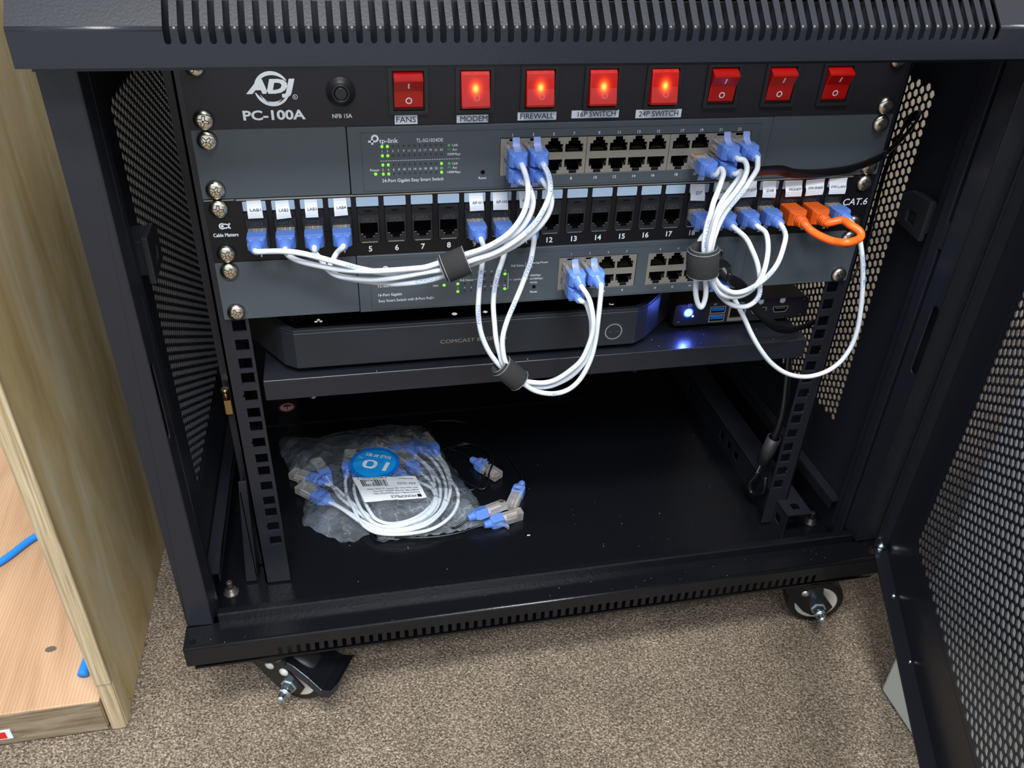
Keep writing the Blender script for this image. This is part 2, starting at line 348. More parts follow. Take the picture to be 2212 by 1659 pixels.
def link(name, me, parent=None, origin=(0, 0, 0), bevel=0, seg=2):
    o = bpy.data.objects.new(name, me); COL.objects.link(o)
    if parent is not None:
        o.parent = parent; po = Vector(parent['o_']); o.location = (Vector(origin)-po)*.001
    else: o.location = W3(origin)
    o['o_'] = tuple(origin)
    if bevel:
        b = o.modifiers.new('bevel', 'BEVEL'); b.width = bevel*.001; b.segments = seg; b.limit_method = 'ANGLE'; b.angle_limit = math.radians(40)
        b.harden_normals = False
    return o
def thing(name, label, cat, origin, group=None):
    o = bpy.data.objects.new(name, None); COL.objects.link(o); o.empty_display_size = .02
    o.location = W3(origin); o['o_'] = tuple(origin); o['label'] = label; o['category'] = cat
    if group: o['group'] = group
    return o
def tag(o, label, cat, group=None, kind=None):
    if label: o['label'] = label
    if cat: o['category'] = cat
    if group: o['group'] = group
    if kind: o['kind'] = kind
    return o
def rrect(x0, x1, z0, z1, r, n=4):
    out = []
    for cx, cz, a in ((x1-r, z1-r, 0), (x0+r, z1-r, 90), (x0+r, z0+r, 180), (x1-r, z0+r, 270)):
        for k in range(n+1): w = math.radians(a+90*k/n); out.append((cx+r*math.cos(w), cz+r*math.sin(w)))
    return out
XZ = lambda a, b, t: (a, t, b)      # sheet in the front plane
YZ = lambda a, b, t: (t, a, b)      # sheet in a side plane
XY = lambda a, b, t: (a, b, t)      # horizontal sheet
def hexsheet(mb, a0, a1, b0, b1, inside, fn, t0, t1, mi=0, pitch=7.33, hole=.76):
    """perforated sheet of hexagonal cells; inside(a, b) says where cells are punched"""
    R = pitch/math.sqrt(3); col = 0; a = a0
    ca = [(math.cos(math.radians(60*k)), math.sin(math.radians(60*k))) for k in range(6)]
    while a <= a1:
        b = b0+(pitch/2 if col % 2 else 0)
        while b <= b1:
            if inside(a, b):
                vs = []
                for t in (t0, t1):
                    for sc in (R, R*hole):
                        vs += [fn(a+sc*x, b+sc*y, t) for x, y in ca]
                fs = []
                for k in range(6):
                    j = (k+1) % 6
                    fs += [(k, j, 6+j, 6+k), (12+k, 18+k, 18+j, 12+j), (6+k, 6+j, 18+j, 18+k)]
                mb.add(vs, fs, mi)
            else:
                mb.add([fn(a+R*x, b+R*y, t) for t in (t0, t1) for x, y in ca], [tuple(range(6)), tuple(range(11, 5, -1))], mi)
            b += pitch
        a += R*1.5; col += 1
# routed cord centre lines, rack millimetres
CORDS = {
 'lab1_tp': [(-209.4, -27.0, -113.9), (-202.8, -32.0, -113.7), (-192.7, -37.1, -111.9), (-183.0, -39.4, -112.5), (-173.4, -41.7, -114.4), (-163.8, -44.1, -116.8), (-154.1, -46.5, -119.2), (-144.7, -46.6, -122.6), (-128.0, -45.8, -127.0), (-109.2, -44.9, -127.3), (-91.7, -44.0, -125.1), (-85.0, -47.1, -121.0), (-78.0, -49.7, -115.2), (-68.2, -52.5, -110.8), (-60.4, -54.9, -106.1), (-52.8, -57.5, -99.8), (-46.3, -56.3, -93.8), (-41.1, -54.0, -86.6), (-38.6, -51.9, -79.2), (-37.8, -49.7, -71.7), (-37.6, -41.0, -66.6), (-38.6, -35.0, -63.3)],
 'lab2_tp': [(-192.9, -27.0, -114.2), (-191.0, -29.2, -117.9), (-187.1, -31.4, -120.0), (-180.8, -34.1, -121.7), (-170.9, -38.1, -123.0), (-161.1, -42.0, -123.8), (-151.2, -45.8, -123.7), (-138.2, -50.8, -122.6), (-124.7, -50.8, -122.7), (-111.1, -49.2, -123.1), (-103.4, -48.3, -123.0), (-92.0, -47.0, -120.6), (-84.7, -45.1, -121.3), (-77.3, -44.7, -120.6), (-67.2, -47.2, -115.3), (-55.4, -50.4, -108.0), (-47.5, -51.6, -102.8), (-40.6, -50.0, -97.7), (-35.7, -48.3, -90.7), (-33.5, -46.9, -83.8), (-33.9, -45.5, -78.4), (-36.0, -40.6, -73.1), (-39.0, -37.0, -69.9)],
 'lab3_tp': [(-175.2, -27.0, -115.0), (-173.1, -29.3, -118.0), (-170.0, -32.1, -121.3), (-167.6, -34.5, -125.7), (-161.5, -37.5, -130.2), (-151.6, -40.8, -131.5), (-138.4, -45.2, -131.3), (-124.8, -47.9, -129.7), (-103.4, -47.3, -127.1), (-92.1, -47.0, -126.0), (-85.2, -48.3, -123.1), (-77.7, -49.7, -120.9), (-71.8, -50.7, -118.4), (-59.9, -52.7, -113.9), (-49.6, -54.7, -107.4), (-40.8, -55.4, -100.5), (-32.4, -53.0, -93.3), (-27.3, -51.0, -85.9), (-24.0, -49.3, -78.9), (-22.8, -47.7, -73.1), (-22.7, -41.1, -67.1), (-24.6, -35.0, -62.0)],
 'lab4_tp': [(-157.1, -27.0, -115.3), (-159.2, -28.3, -118.4), (-162.2, -30.0, -122.4), (-164.7, -31.1, -126.8), (-160.7, -33.1, -132.8), (-145.4, -38.3, -134.9), (-131.5, -41.9, -135.7), (-121.3, -44.5, -135.8), (-103.3, -44.4, -134.9), (-91.7, -44.0, -132.1), (-84.7, -44.7, -128.5), (-77.1, -45.6, -125.5), (-65.3, -47.2, -120.5), (-54.8, -48.5, -116.0), (-42.7, -49.8, -109.0), (-32.7, -48.5, -102.1), (-26.9, -47.6, -96.7), (-22.7, -46.7, -90.3), (-20.8, -45.4, -83.2), (-21.4, -41.6, -77.9), (-24.5, -37.0, -72.3)],
 'p9': [(-62.5, -27.0, -114.6), (-62.3, -31.1, -119.5), (-63.7, -34.8, -127.8), (-65.5, -37.0, -139.9), (-66.7, -39.0, -152.2), (-67.1, -40.2, -163.3), (-65.7, -40.7, -176.0), (-62.9, -41.1, -186.4), (-58.2, -41.5, -197.0), (-50.8, -42.0, -208.0), (-43.8, -42.3, -215.4), (-36.3, -42.6, -222.7), (-27.5, -42.9, -227.3), (-15.1, -43.3, -228.8), (-3.9, -43.6, -225.1), (5.2, -44.0, -218.5), (13.4, -43.3, -207.5), (16.1, -42.6, -194.2), (16.1, -41.0, -179.2), (14.4, -37.9, -170.5), (11.8, -35.7, -164.4), (8.8, -34.0, -160.5)],
 'p10': [(-44.3, -27.0, -116.7), (-47.5, -30.9, -123.2), (-49.7, -32.6, -129.7), (-52.7, -33.7, -138.5), (-55.0, -35.0, -149.1), (-55.8, -36.5, -161.1), (-55.1, -38.6, -173.2), (-53.9, -40.8, -186.4), (-51.2, -42.7, -197.8), (-48.9, -44.0, -205.5), (-42.3, -44.7, -212.0), (-35.9, -45.4, -219.1), (-30.4, -45.8, -221.2), (-19.1, -46.7, -222.7), (-9.9, -47.5, -220.4), (-1.0, -48.4, -213.9), (7.8, -48.7, -204.9), (12.6, -47.9, -193.9), (15.2, -47.1, -182.0), (14.8, -46.4, -171.1), (13.0, -42.9, -160.6), (10.9, -39.1, -155.5), (8.2, -36.0, -151.7)],
 'p11': [(-28.0, -27.0, -115.7), (-28.2, -31.4, -122.1), (-30.2, -34.2, -130.1), (-33.4, -36.1, -138.5), (-37.4, -38.4, -148.6), (-42.0, -40.6, -159.0), (-46.4, -42.3, -169.5), (-49.6, -44.0, -180.7), (-50.0, -45.4, -190.1), (-47.9, -47.0, -201.8), (-42.2, -47.0, -209.4), (-35.3, -47.0, -218.9), (-32.4, -47.0, -223.0), (-23.6, -47.0, -229.5), (-11.0, -47.0, -233.0), (0.6, -47.0, -230.6), (9.6, -47.0, -221.5), (16.4, -45.4, -206.5), (19.3, -43.8, -190.6), (20.2, -42.2, -174.6), (21.4, -38.8, -162.3), (21.0, -36.0, -153.3)],
 'p18': [(94.6, -27.0, -114.3), (92.1, -34.7, -120.7), (88.1, -45.9, -129.6), (84.3, -54.5, -135.9), (82.4, -60.0, -142.0), (83.6, -60.0, -149.3), (86.3, -60.0, -156.8), (89.3, -60.0, -160.3), (90.9, -60.0, -157.1), (91.2, -60.0, -149.8), (89.1, -60.0, -139.3), (86.3, -61.0, -129.4), (83.8, -61.8, -118.6), (83.1, -60.9, -113.5), (83.1, -59.5, -106.0), (84.1, -57.9, -97.8), (85.8, -56.6, -91.3), (88.2, -53.2, -84.8), (92.2, -48.5, -78.9), (95.6, -44.3, -73.5), (97.6, -41.0, -69.7), (96.7, -37.6, -67.8), (94.6, -34.0, -69.1)],
 'p19': [(123.4, -27.0, -115.2), (127.6, -33.4, -121.0), (132.4, -36.8, -128.6), (136.6, -40.0, -137.2), (138.8, -42.8, -145.0), (139.8, -45.5, -152.8), (139.6, -47.9, -159.7), (136.1, -49.4, -164.9), (128.9, -51.1, -167.2), (118.7, -52.9, -164.9), (108.8, -54.9, -158.1), (100.3, -57.0, -148.4), (95.2, -58.7, -139.4), (91.1, -60.0, -133.0), (87.1, -61.2, -122.5), (85.7, -61.5, -113.4), (86.5, -59.0, -106.4), (88.6, -56.2, -98.7), (91.6, -53.5, -91.8), (95.3, -50.5, -86.1), (101.8, -45.7, -80.3), (108.3, -41.3, -75.1), (111.7, -38.7, -72.7), (112.3, -36.4, -70.5), (110.4, -34.0, -69.3)],
 'p20': [(139.7, -27.0, -114.3), (142.9, -32.6, -118.2), (143.9, -37.8, -125.7), (142.4, -42.9, -134.1), (138.7, -48.3, -142.3), (132.9, -53.0, -148.6), (125.0, -55.5, -153.8), (114.5, -58.0, -154.9), (103.2, -60.4, -150.8), (95.0, -62.5, -142.3), (89.0, -65.0, -131.2), (85.4, -66.0, -120.8), (84.4, -66.8, -110.1), (85.7, -65.1, -101.8), (87.3, -63.3, -93.8), (90.7, -61.6, -86.9), (95.8, -59.8, -80.9), (103.6, -53.9, -75.7), (109.2, -49.0, -70.7), (112.0, -44.7, -65.4), (111.9, -39.3, -62.2), (110.4, -34.0, -60.8)],
 'p21': [(158.8, -27.0, -115.2), (158.9, -33.0, -120.9), (155.6, -39.1, -127.8), (149.9, -46.1, -135.2), (142.1, -52.4, -140.5), (131.4, -58.3, -144.9), (121.2, -59.8, -149.4), (111.2, -61.0, -149.6), (101.1, -62.2, -144.0), (94.7, -63.1, -137.2), (89.9, -64.0, -130.0), (88.2, -62.9, -120.0), (88.7, -61.5, -109.8), (90.2, -60.1, -104.2), (92.5, -58.4, -97.9), (96.5, -56.4, -90.9), (102.5, -54.2, -84.2), (109.5, -50.3, -78.9), (115.6, -46.1, -72.9), (120.6, -42.4, -67.4), (122.7, -37.3, -63.2), (121.9, -34.0, -61.1)],
 'p24': [(214.1, -27.0, -114.9), (219.1, -29.5, -121.6), (222.1, -32.4, -130.5), (225.8, -34.5, -141.9), (229.6, -35.6, -155.1), (233.0, -36.8, -170.8), (235.4, -38.0, -186.7), (236.7, -39.0, -202.1), (234.9, -39.9, -217.5), (228.2, -40.9, -230.5), (216.5, -41.8, -238.4), (200.5, -42.0, -241.1), (182.9, -42.0, -236.4), (167.4, -42.0, -225.6), (154.8, -42.0, -211.8), (145.1, -40.9, -198.2), (136.9, -39.1, -184.3), (130.2, -37.7, -173.8), (125.6, -36.8, -167.1), (120.8, -36.0, -161.5)],
 'orange': [(174.4, -27.0, -114.5), (177.5, -34.1, -117.5), (181.7, -41.6, -119.2), (187.7, -50.5, -119.6), (192.6, -57.9, -117.2), (204.2, -52.3, -118.3), (208.4, -49.2, -116.5), (207.5, -46.2, -113.9), (203.9, -41.0, -112.1), (201.1, -33.3, -111.2), (198.6, -27.0, -110.8)],
 'flat_a': [(129.3, -28.0, -68.1), (135.5, -25.2, -71.3), (150.4, -18.6, -77.2), (164.3, -14.7, -81.4), (183.3, -11.4, -83.5), (201.5, -9.3, -83.3), (213.2, -8.4, -82.0), (224.6, -7.5, -79.2), (235.5, -6.5, -75.0), (240.8, -6.0, -72.2)],
 'flat_b': [(259.6, 18.0, -189.6), (255.7, 16.8, -198.3), (251.3, 15.0, -212.5), (240.7, 12.0, -219.5), (226.7, 5.2, -219.6), (213.7, -0.6, -219.6), (199.1, -6.1, -218.3), (183.2, -11.7, -210.9), (166.2, -18.0, -197.0), (152.4, -23.1, -183.2), (141.2, -27.6, -170.2), (131.0, -31.9, -158.9), (121.1, -36.0, -148.2)],
}
BAG_OUT = [(-243.3, 212.6), (-203.3, 204.0), (-174.3, 211.9), (-124.1, 215.6), (-78.7, 204.8), (-66.8, 147.3), (-51.3, 98.5), (-40.9, 62.1), (-34.8, 43.7), (-81.4, 37.2), (-119.6, 37.0), (-146.1, 35.1), (-148.3, 49.1), (-169.4, 39.8), (-182.9, 42.0), (-196.3, 53.2), (-216.8, 71.4), (-215.2, 98.1), (-213.3, 114.0), (-227.7, 145.8), (-241.1, 188.4)]
BAGCORDS = {
 'a': [(-112.5, 159.8, -437.0), (-95.4, 145.7, -437.0), (-85.7, 119.7, -437.0), (-86.5, 90.2, -437.0), (-92.5, 73.0, -437.0), (-107.1, 59.8, -437.0), (-124.4, 54.0, -437.0), (-139.5, 56.5, -437.0), (-151.6, 67.0, -437.0), (-164.8, 84.7, -437.0), (-174.7, 100.2, -437.0), (-184.8, 116.2, -437.0), (-196.6, 124.4, -437.0)],
 'b': [(-101.4, 156.1, -435.4), (-88.3, 133.5, -435.4), (-80.2, 108.2, -435.4), (-81.9, 83.5, -435.4), (-89.5, 64.8, -435.4), (-105.3, 52.0, -435.4), (-124.8, 47.7, -435.4), (-143.4, 52.6, -435.4), (-155.4, 63.9, -435.4), (-167.4, 81.3, -435.4), (-179.8, 99.2, -435.4), (-189.8, 125.6, -435.4)],
 'c': [(-91.0, 159.4, -433.8), (-79.7, 134.7, -433.8), (-74.4, 105.4, -433.8), (-76.9, 80.9, -433.8), (-86.1, 60.5, -433.8), (-103.2, 47.1, -433.8), (-123.9, 43.1, -433.8), (-143.7, 47.2, -433.8), (-158.1, 58.9, -433.8), (-173.9, 76.7, -433.8), (-188.9, 92.8, -433.8)],
 'd': [(-81.9, 151.2, -432.2), (-73.0, 131.6, -432.2), (-69.9, 102.8, -432.2), (-72.7, 82.4, -432.2), (-82.0, 62.0, -432.2), (-98.2, 45.5, -432.2), (-119.1, 39.6, -432.2), (-141.4, 42.4, -432.2), (-155.9, 52.1, -432.2), (-167.8, 66.2, -432.2), (-180.0, 81.7, -432.2), (-192.6, 93.6, -432.2)],
 'e': [(-76.5, 148.3, -430.6), (-69.4, 126.8, -430.6), (-68.2, 104.8, -430.6), (-63.9, 87.3, -430.6), (-66.7, 67.5, -430.6), (-77.1, 49.8, -430.6), (-94.0, 37.5, -430.6), (-113.3, 34.2, -430.6), (-134.4, 35.9, -430.6), (-150.1, 42.1, -430.6), (-160.6, 55.8, -430.6), (-167.2, 77.8, -430.6), (-172.4, 96.5, -430.6), (-173.7, 117.3, -430.6), (-171.9, 129.8, -430.6)],
 'f': [(-99.0, 122.9, -429.0), (-91.0, 108.6, -429.0), (-86.0, 93.1, -429.0), (-87.4, 71.0, -429.0), (-98.3, 55.2, -429.0), (-114.5, 47.5, -429.0), (-133.6, 45.0, -429.0), (-147.0, 50.9, -429.0), (-156.3, 64.6, -429.0), (-163.0, 85.1, -429.0), (-165.4, 105.7, -429.0), (-162.7, 122.1, -429.0)],
 'g': [(-110.9, 112.0, -427.4), (-99.6, 103.8, -427.4), (-88.8, 91.7, -427.4), (-88.1, 75.3, -427.4), (-96.6, 58.9, -427.4), (-111.8, 48.1, -427.4), (-130.8, 47.4, -427.4), (-145.3, 55.4, -427.4), (-152.1, 69.8, -427.4), (-157.5, 90.4, -427.4), (-159.8, 111.3, -427.4), (-157.2, 123.6, -427.4)],
}
FLATMID = [(240.8, -6, -72.2), (259.9, 5, -64.5), (276, 15, -52), (281, 34, -62), (281, 42, -100), (276, 34, -145), (270.5, 25, -173), (259.6, 18, -189.6)]
PCORD = [(242, 58, -256), (237, 30, -325), (231, 24.5, -361.5), (229, 26.4, -381), (228, 28.7, -400.6), (227, 35, -420), (227, 28, -430), (229, 14.5, -414), (230, 18.8, -400)]
T1A, T1B = (-92.3, -46, -126.6), (-76.5, -46, -120.6)
T2A, T2B = (-51.8, -44, -205.2), (-37.1, -45, -219.8)
T3A, T3B = (82, -63, -112.5), (84.5, -63, -131.5)
# ================================================================ SETTING
fl = MB(); fl.box(-2200, 2200, -1800, 1500, FLOOR-20, FLOOR)
tag(fl.build('floor', CARPET, fix=True), 'brown and beige flecked loop carpet under the cabinet', None, kind='structure')
w = MB(); w.box(-2200, 2200, 1500, 1520, FLOOR, FLOOR+2600)
tag(w.build('unseen_wall_back', mat('pale_blue_grey_reflected_wall', (.50, .58, .68), .8)), 'unseen pale wall added behind the cabinet to reflect in its lid', None, kind='structure')  # invented wall out of view, tinted for its reflection in the lid
w = MB(); w.box(900, 920, -180, 1500, FLOOR, FLOOR+2600)
tag(w.build('wall_right', WALLT), 'tan wall seen through the right side mesh', None, kind='structure')

# ================================================================ SERVER CABINET
CAB = thing('server_cabinet', 'black metal rack cabinet on casters with perforated sides and open front', 'server cabinet', (0, 0, FLOOR))
YF = -90
# lid: a sheet swept round a rounded front crease, cut into fingers by long slots
NS = 66; SX0 = -229.7; SP = 459.0/(NS-1); SW = 3.3
def lidprof(zc, zb, yb, r=2.2, th=1.2):
    out = [(YF, zb)]
    for k in range(6): a = math.radians(180-90*k/5); out.append((YF+r+r*math.cos(a), zc-r+r*math.sin(a)))
    out.insert(1, (YF, zc-r-.25)); out.append((YF+r+.25, zc)); out.append((yb, zc)); return out
def topprof(zb, r=2.4):
    out = [(YF, zb), (YF, 31.5-r-.25)]
    for k in range(5): a = math.radians(180-45*k/4); out.append((YF+r+r*math.cos(a), 31.5-r+.41*r+r*math.sin(a)-.41*r))
    y, z = out[-1]; out += [(y+.3, z+.3), (y+20, z+20)]
    y, z = out[-1]
    for k in range(1, 4): a = math.radians(135-45*k/3); out.append((y+r*(math.cos(a)-math.cos(math.radians(135))), z+r*(math.sin(a)-math.sin(math.radians(135)))))
    return out
TP = topprof(0); TY, TZ = TP[-1]
def topfull(zb): return topprof(zb)+[(TY+.3, TZ), (345, TZ)]
def topslot(zb): return topprof(zb)+[(TY+.3, TZ), (60, TZ)]
def sweep_sheet(mb, prof, x0, x1, th=1.2):
    n = len(prof); inn = []
    for i, (y, z) in enumerate(prof):
        a = prof[max(i-1, 0)]; b = prof[min(i+1, n-1)]; dy, dz = b[0]-a[0], b[1]-a[1]; L = math.hypot(dy, dz)
        inn.append((y+dz/L*th, z-dy/L*th))
    vs = [(x, y, z) for x in (x0, x1) for y, z in prof+inn]; N = 2*n; fs = []; 
    for i in range(n-1):
        fs += [(i, i+1, N+i+1, N+i), (n+i, N+n+i, N+n+i+1, n+i+1)]
        fs += [(i, n+i, n+i+1, i+1), (N+i, N+i+1, N+n+i+1, N+n+i)]
    fs += [(0, N, N+n, n), (n-1, 2*n-1, N+2*n-1, N+n-1)]
    arc = [k for k, f in enumerate(fs) if k < 4*(n-1) and k % 4 == 0 and 1 <= k//4 <= n-3 and math.hypot(prof[k//4+1][0]-prof[k//4][0], prof[k//4+1][1]-prof[k//4][1]) < 5]
    mb.add(vs, [f for k, f in enumerate(fs) if k not in arc], 0, False); mb.add(vs, [fs[k] for k in arc], 0, True)
lid = MB(); ZC, ZB, ZS = 30.6, 13.4, 24.4
sweep_sheet(lid, topfull(ZB), -301, SX0-SW/2)
sweep_sheet(lid, topfull(ZB), SX0+459+SW/2, 301)
for i in range(NS-1): sweep_sheet(lid, topslot(ZS), SX0+i*SP+SW/2, SX0+(i+1)*SP-SW/2)
lid.box(SX0-SW/2, SX0+459+SW/2, 60, 345, TZ-1.2, TZ)
bite = [(SX0-SW/2, ZB), (SX0+459+SW/2, ZB)]
top = []
for i in reversed(range(NS)):
    cx = SX0+i*SP; top += [(cx+SW/2*math.cos(math.radians(a)), ZS-SW/2*math.sin(math.radians(a))+.0) for a in (0, 36, 72, 108, 144, 180)]
lid.plate(bite+top, [], XZ, YF, YF+1.2)
lid.box(-301, 301, YF+.02, YF+16, ZB-1.2, ZB-.01)                       # returned lower lip
for s in (-1, 1):
    lid.plate([(YF+1.4, ZB), (345, ZB), (345, TZ-1.3), (TY, TZ-1.3), (YF+1.4, 30)], [], YZ, *sorted((s*299.8, s*300.9)))
lid.box(-299, 299, -73, -70, 7, 40)                     # inner stiffener the door closes against
lid.build('top_cover', BLACK, CAB)
# base: front bar with a row of notches, standing lip and floor pan
ba = MB(); BC, BB = -411, -430.5
sweep_sheet(ba, lidprof(BC, -420.6, -67.5), -300, 300)
notch = [(-300, -420.6), (-300, BB)]
for i in range(NS):
    cx = SX0+i*SP; notch += [(cx-1.6, BB)]+[(cx-1.6*math.cos(math.radians(a)), -423.2+1.6*math.sin(math.radians(a))) for a in (0, 36, 72, 108, 144, 180)]+[(cx+1.6, BB)]
notch += [(300, BB), (300, -420.6)]
ba.plate(notch, [], XZ, YF, YF+1.2)
ba.box(-300, 300, YF+8, YF+9.5, -432, BC-2)
ba.box(-299.9, -298.8, YF+1.4, 340, BB, BC-1.3); ba.box(298.8, 299.9, YF+1.4, 340, BB, BC-1.3)
o = ba.build('base_bar', BLACKG, CAB)
ba = MB(); ba.box(-275.5, 275.5, -67.5, -66.2, -430, -402.5); ba.box(-275.5, 275.5, -66.2, -60, -404, -402.8)
ba.build('front_lip', BLACKG, CAB, bevel=.5)
fp = MB(); fp.box(-298, 298, -80, 345, -447, -445); fp.box(-290, 290, 238, 241, -445, -443.4)
fp.build('floor_pan', BLACKG, CAB)
h = MB(); h.cyl((-293.2, -83.5, -412), (-293.2, -83.5, -410.9), 2.6, n=16); h.build('screw_hole', CAV, CAB)
bk = MB(); bk.box(-298, 298, 344, 345.2, -445, 20); bk.build('back_panel', BLACK, CAB)
# corner posts
for s in (-1, 1):
    P = MB(); a, b = sorted((s*299.2, s*279.8))
    P.box(a, b, -68, -66.6, BC, 20)
    P.plate([(-68, BC), (-48, BC), (-48, 20), (-68, 20)], [rrect(-66.5, -59.5, -232, -172, 3.4)], YZ, s*279.8, s*281)
    a, b = sorted((s*281, s*284)); P.box(a, b, -49.5, -48, BC, 20)
    a, b = sorted((s*299.2, s*298)); P.box(a, b, -68, -20, BC, 20)
    P.build('front_post', BLACK, CAB, bevel=.9, seg=3)
    P = MB(); a, b = sorted((s*281, s*289)); P.box(a, b, -43, -33, BC-20, 20); a, b = sorted((s*283.5, s*289)); P.box(a, b, -33, -24, BC-20, 20)
    P.build('stepped_seal_rail', BLACK, CAB, bevel=.7)
    P = MB(); a, b = sorted((s*299, s*278)); P.box(a, b, 322, 342, BC-30, 25); P.build('rear_post', BLACK, CAB)
    # perforated side panel
    sp = MB(); X = s*290; t0, t1 = sorted((X, X+s*1.0))
    ins = lambda a, b: 24 < a < 300 and -343 < b < -34
    hexsheet(sp, 14, 312, -354, -22, ins, YZ, t0, t1)
    for (a0, a1, b0, b1) in ((-66, 19, -447, 25), (306, 345, -447, 25), (19, 306, -447, -348.5), (19, 306, -28.5, 25)):
        sp.box(t0-.15, t1+.15, a0, a1, b0, b1)
    sp.build('side_panel', BLACK, CAB)
    lk = MB(); a, b = sorted((s*274, s*289))
    lk.plate([(-29, -134), (4, -130), (5, -108), (-5, -102), (-29, -102)], [[(-7, -116), (-17, -116), (-17, -126), (-7, -125)]], YZ, s*274, s*278)
    lk.box(*sorted((s*278, s*289)), -24, 2, -130, -106); lk.build('panel_catch', PLASB, CAB, bevel=.8)
    ck = MB(); ck.box(*sorted((s*280.5, s*288)), -46.5, -43.2, -133, -112); ck.build('catch_clip', BLACK, CAB, bevel=.3)
    # side bars, floor channels
    sb = MB(); sb.box(*sorted((s*278, s*289)), -22, 320, -404, -402); sb.box(*sorted((s*278, s*279.3)), -22, 320, -412, -402); sb.build('side_bar', BLACK, CAB, bevel=.4)
    if s > 0: fc = MB(); hx = s*236
    if s > 0: fc.plate([(-22, -445), (300, -445), (300, -415), (-22, -415)], [[(y-4.7, z-4.7), (y+4.7, z-4.7), (y+4.7, z+4.7), (y-4.7, z+4.7)] for y, z in ((-8, -430), (12, -430), (90, -430), (108, -430), (126, -430), (220, -430))], YZ, *sorted((hx, hx+s*1.5)))
    if s > 0: fc.plate([(min(hx, s*262), -22), (max(hx, s*262), -22), (max(hx, s*262), 300), (min(hx, s*262), 300)], [[(s*250-4, -14), (s*250+4, -14), (s*250+4, -6), (s*250-4, -6)]], XY, -416.5, -415)
    if s > 0: fc.build('floor_channel', BLACK, CAB, bevel=.4)
    # mounting rails with square cage-nut holes
    r = MB(); x0, x1 = sorted((s*225.6, s*246.8)); hs = []
    for u in range(9):
        for kk in (6.35, 22.225, 38.1):
            zc = -(u*44.45+kk); cx = s*232.55; q = 4.75
            hole = [(cx-q, zc-q), (cx+q, zc-q), (cx+q, zc+q), (cx-q, zc+q)]
            if kk == 22.225 and u % 3 != 1:
                if s < 0: hole = [(cx-q, zc-q), (cx+q, zc-q), (cx+q, zc+q), (cx-q, zc+q), (cx-q, zc+1.8), (cx-q-1.7, zc), (cx-q, zc-1.8)]
                else: hole = [(cx-q, zc-q), (cx+q, zc-q), (cx+q, zc-1.8), (cx+q+1.7, zc), (cx+q, zc+1.8), (cx+q, zc+q), (cx-q, zc+q)]
            hs.append(hole)
    r.plate([(x0, -443), (x1, -443), (x1, 15), (x0, 15)], hs, XZ, 0, 2)
    r.box(*sorted((s*246.8, s*245.2)), 0, 26, -443, 15)
    r.box(*sorted((s*246.8, s*256)), 24.5, 26, -443, 15)
    r.build('mounting_rail', BLACK, CAB, bevel=.35)
    if s < 0:
        r = MB(); r.hexa([(-264, 4, -443), (-254, 4, -443), (-254, 6, -443), (-264, 6, -443), (-254.5, 4, -330), (-248, 4, -330), (-248, 6, -330), (-254.5, 6, -330)])
        r.box(-255, -253.6, 4, 40, -443, -340); r.build('rail_gusset', BLACK, CAB, bevel=.3)
    r = MB(); r.box(*sorted((s*225, s*250)), 300, 302, -443, 15); r.build('rear_rail', BLACK, CAB)
    # floor studs and bolts
    b = MB(); b.lathe((s*276, -5, -445), (s*276, -5, -431), [(0, 6.5), (.12, 6.5), (.12, 4.6), (.4, 4.6), (.4, 2.4)]+[(.4+.06*k, 2.4 if k % 2 else 2.8) for k in range(1, 10)]+[(1, 2)], 12); b.build('grounding_stud', STEELD if s < 0 else RUBBER, CAB)
    b = MB(); b.lathe((s*247, -46, -445), (s*247, -46, -422.5), [(0, 4), (.7, 4), (.7, 6), (.86, 5.4), (.96, 3.6), (1, 1.2)], 20); b.build('bolt_head', ZINC, CAB)
b = MB(); b.box(-256, -251, 18, 26, -272, -259); b.cyl((-253.5, 17, -257), (-253.5, 17, -249), 2.2); b.cyl((-253.5, 17, -250), (-253.5, 17, -247), 3); b.build('latch_pin', BRASS, CAB)
st = MB(); st.disc((-235.7, 272, -444.6), 9.6, 0, up=(0, 1, 0), n=28); st.disc((-235.7, 272, -444.3), 7.6, 1, up=(0, 1, 0), n=28)
st.disc((-235.4, 272.5, -444.0), 5.2, 2, up=(0, 1, 0), n=16, ri=.01, a0=0, a1=180); st.box(-235.9, -234.9, 267, 273, -444.2, -443.95, 2)
st.build('warning_sticker', [REDK, PAPER, REDK], CAB)

# door, swung two thirds open on its right hinge
H = Vector((299, -84, 0)); D = Vector((-.399, -.917, 0)); N = Vector((-.917, .399, 0))
dfn = lambda a, b, t: tuple(H+D*a+N*t+Vector((0, 0, b)))
DT, DB, DWD = 9, -406, 590
dm = MB(); ins = lambda a, b: 55 < a < 535 and -347 < b < -52
hexsheet(dm, 46, 545, -357, -40, ins, dfn, 0, 1.0)
def dbox(mb, a0, a1, n0, n1, z0, z1, mi=0):
    mb.hexa([dfn(a, z0, n) for a, n in ((a0, n0), (a1, n0), (a1, n1), (a0, n1))]+[dfn(a, z1, n) for a, n in ((a0, n0), (a1, n0), (a1, n1), (a0, n1))], mi)
for q in ((0, 50, DB, DT), (540, DWD, DB, DT), (50, 540, DB, -352.5), (50, 540, -46.5, DT)): dbox(dm, q[0], q[1], -.15, 1.15, q[2], q[3])
DO = MB(); 
dbox(DO, 0, 1.4, 0, 12.5, DB, DT); dbox(DO, DWD-1.4, DWD, 0, 12.5, DB, DT); dbox(DO, 0, DWD, 0, 12.5, DB, DB+1.4); dbox(DO, 0, DWD, 0, 12.5, DT-1.4, DT)
dbox(DO, 0, 5, 11.3, 12.5, DB, DT)
door = DO.build('door', BLACK, CAB, bevel=.6)
dm.build('perforated_door_sheet', BLACK, door)
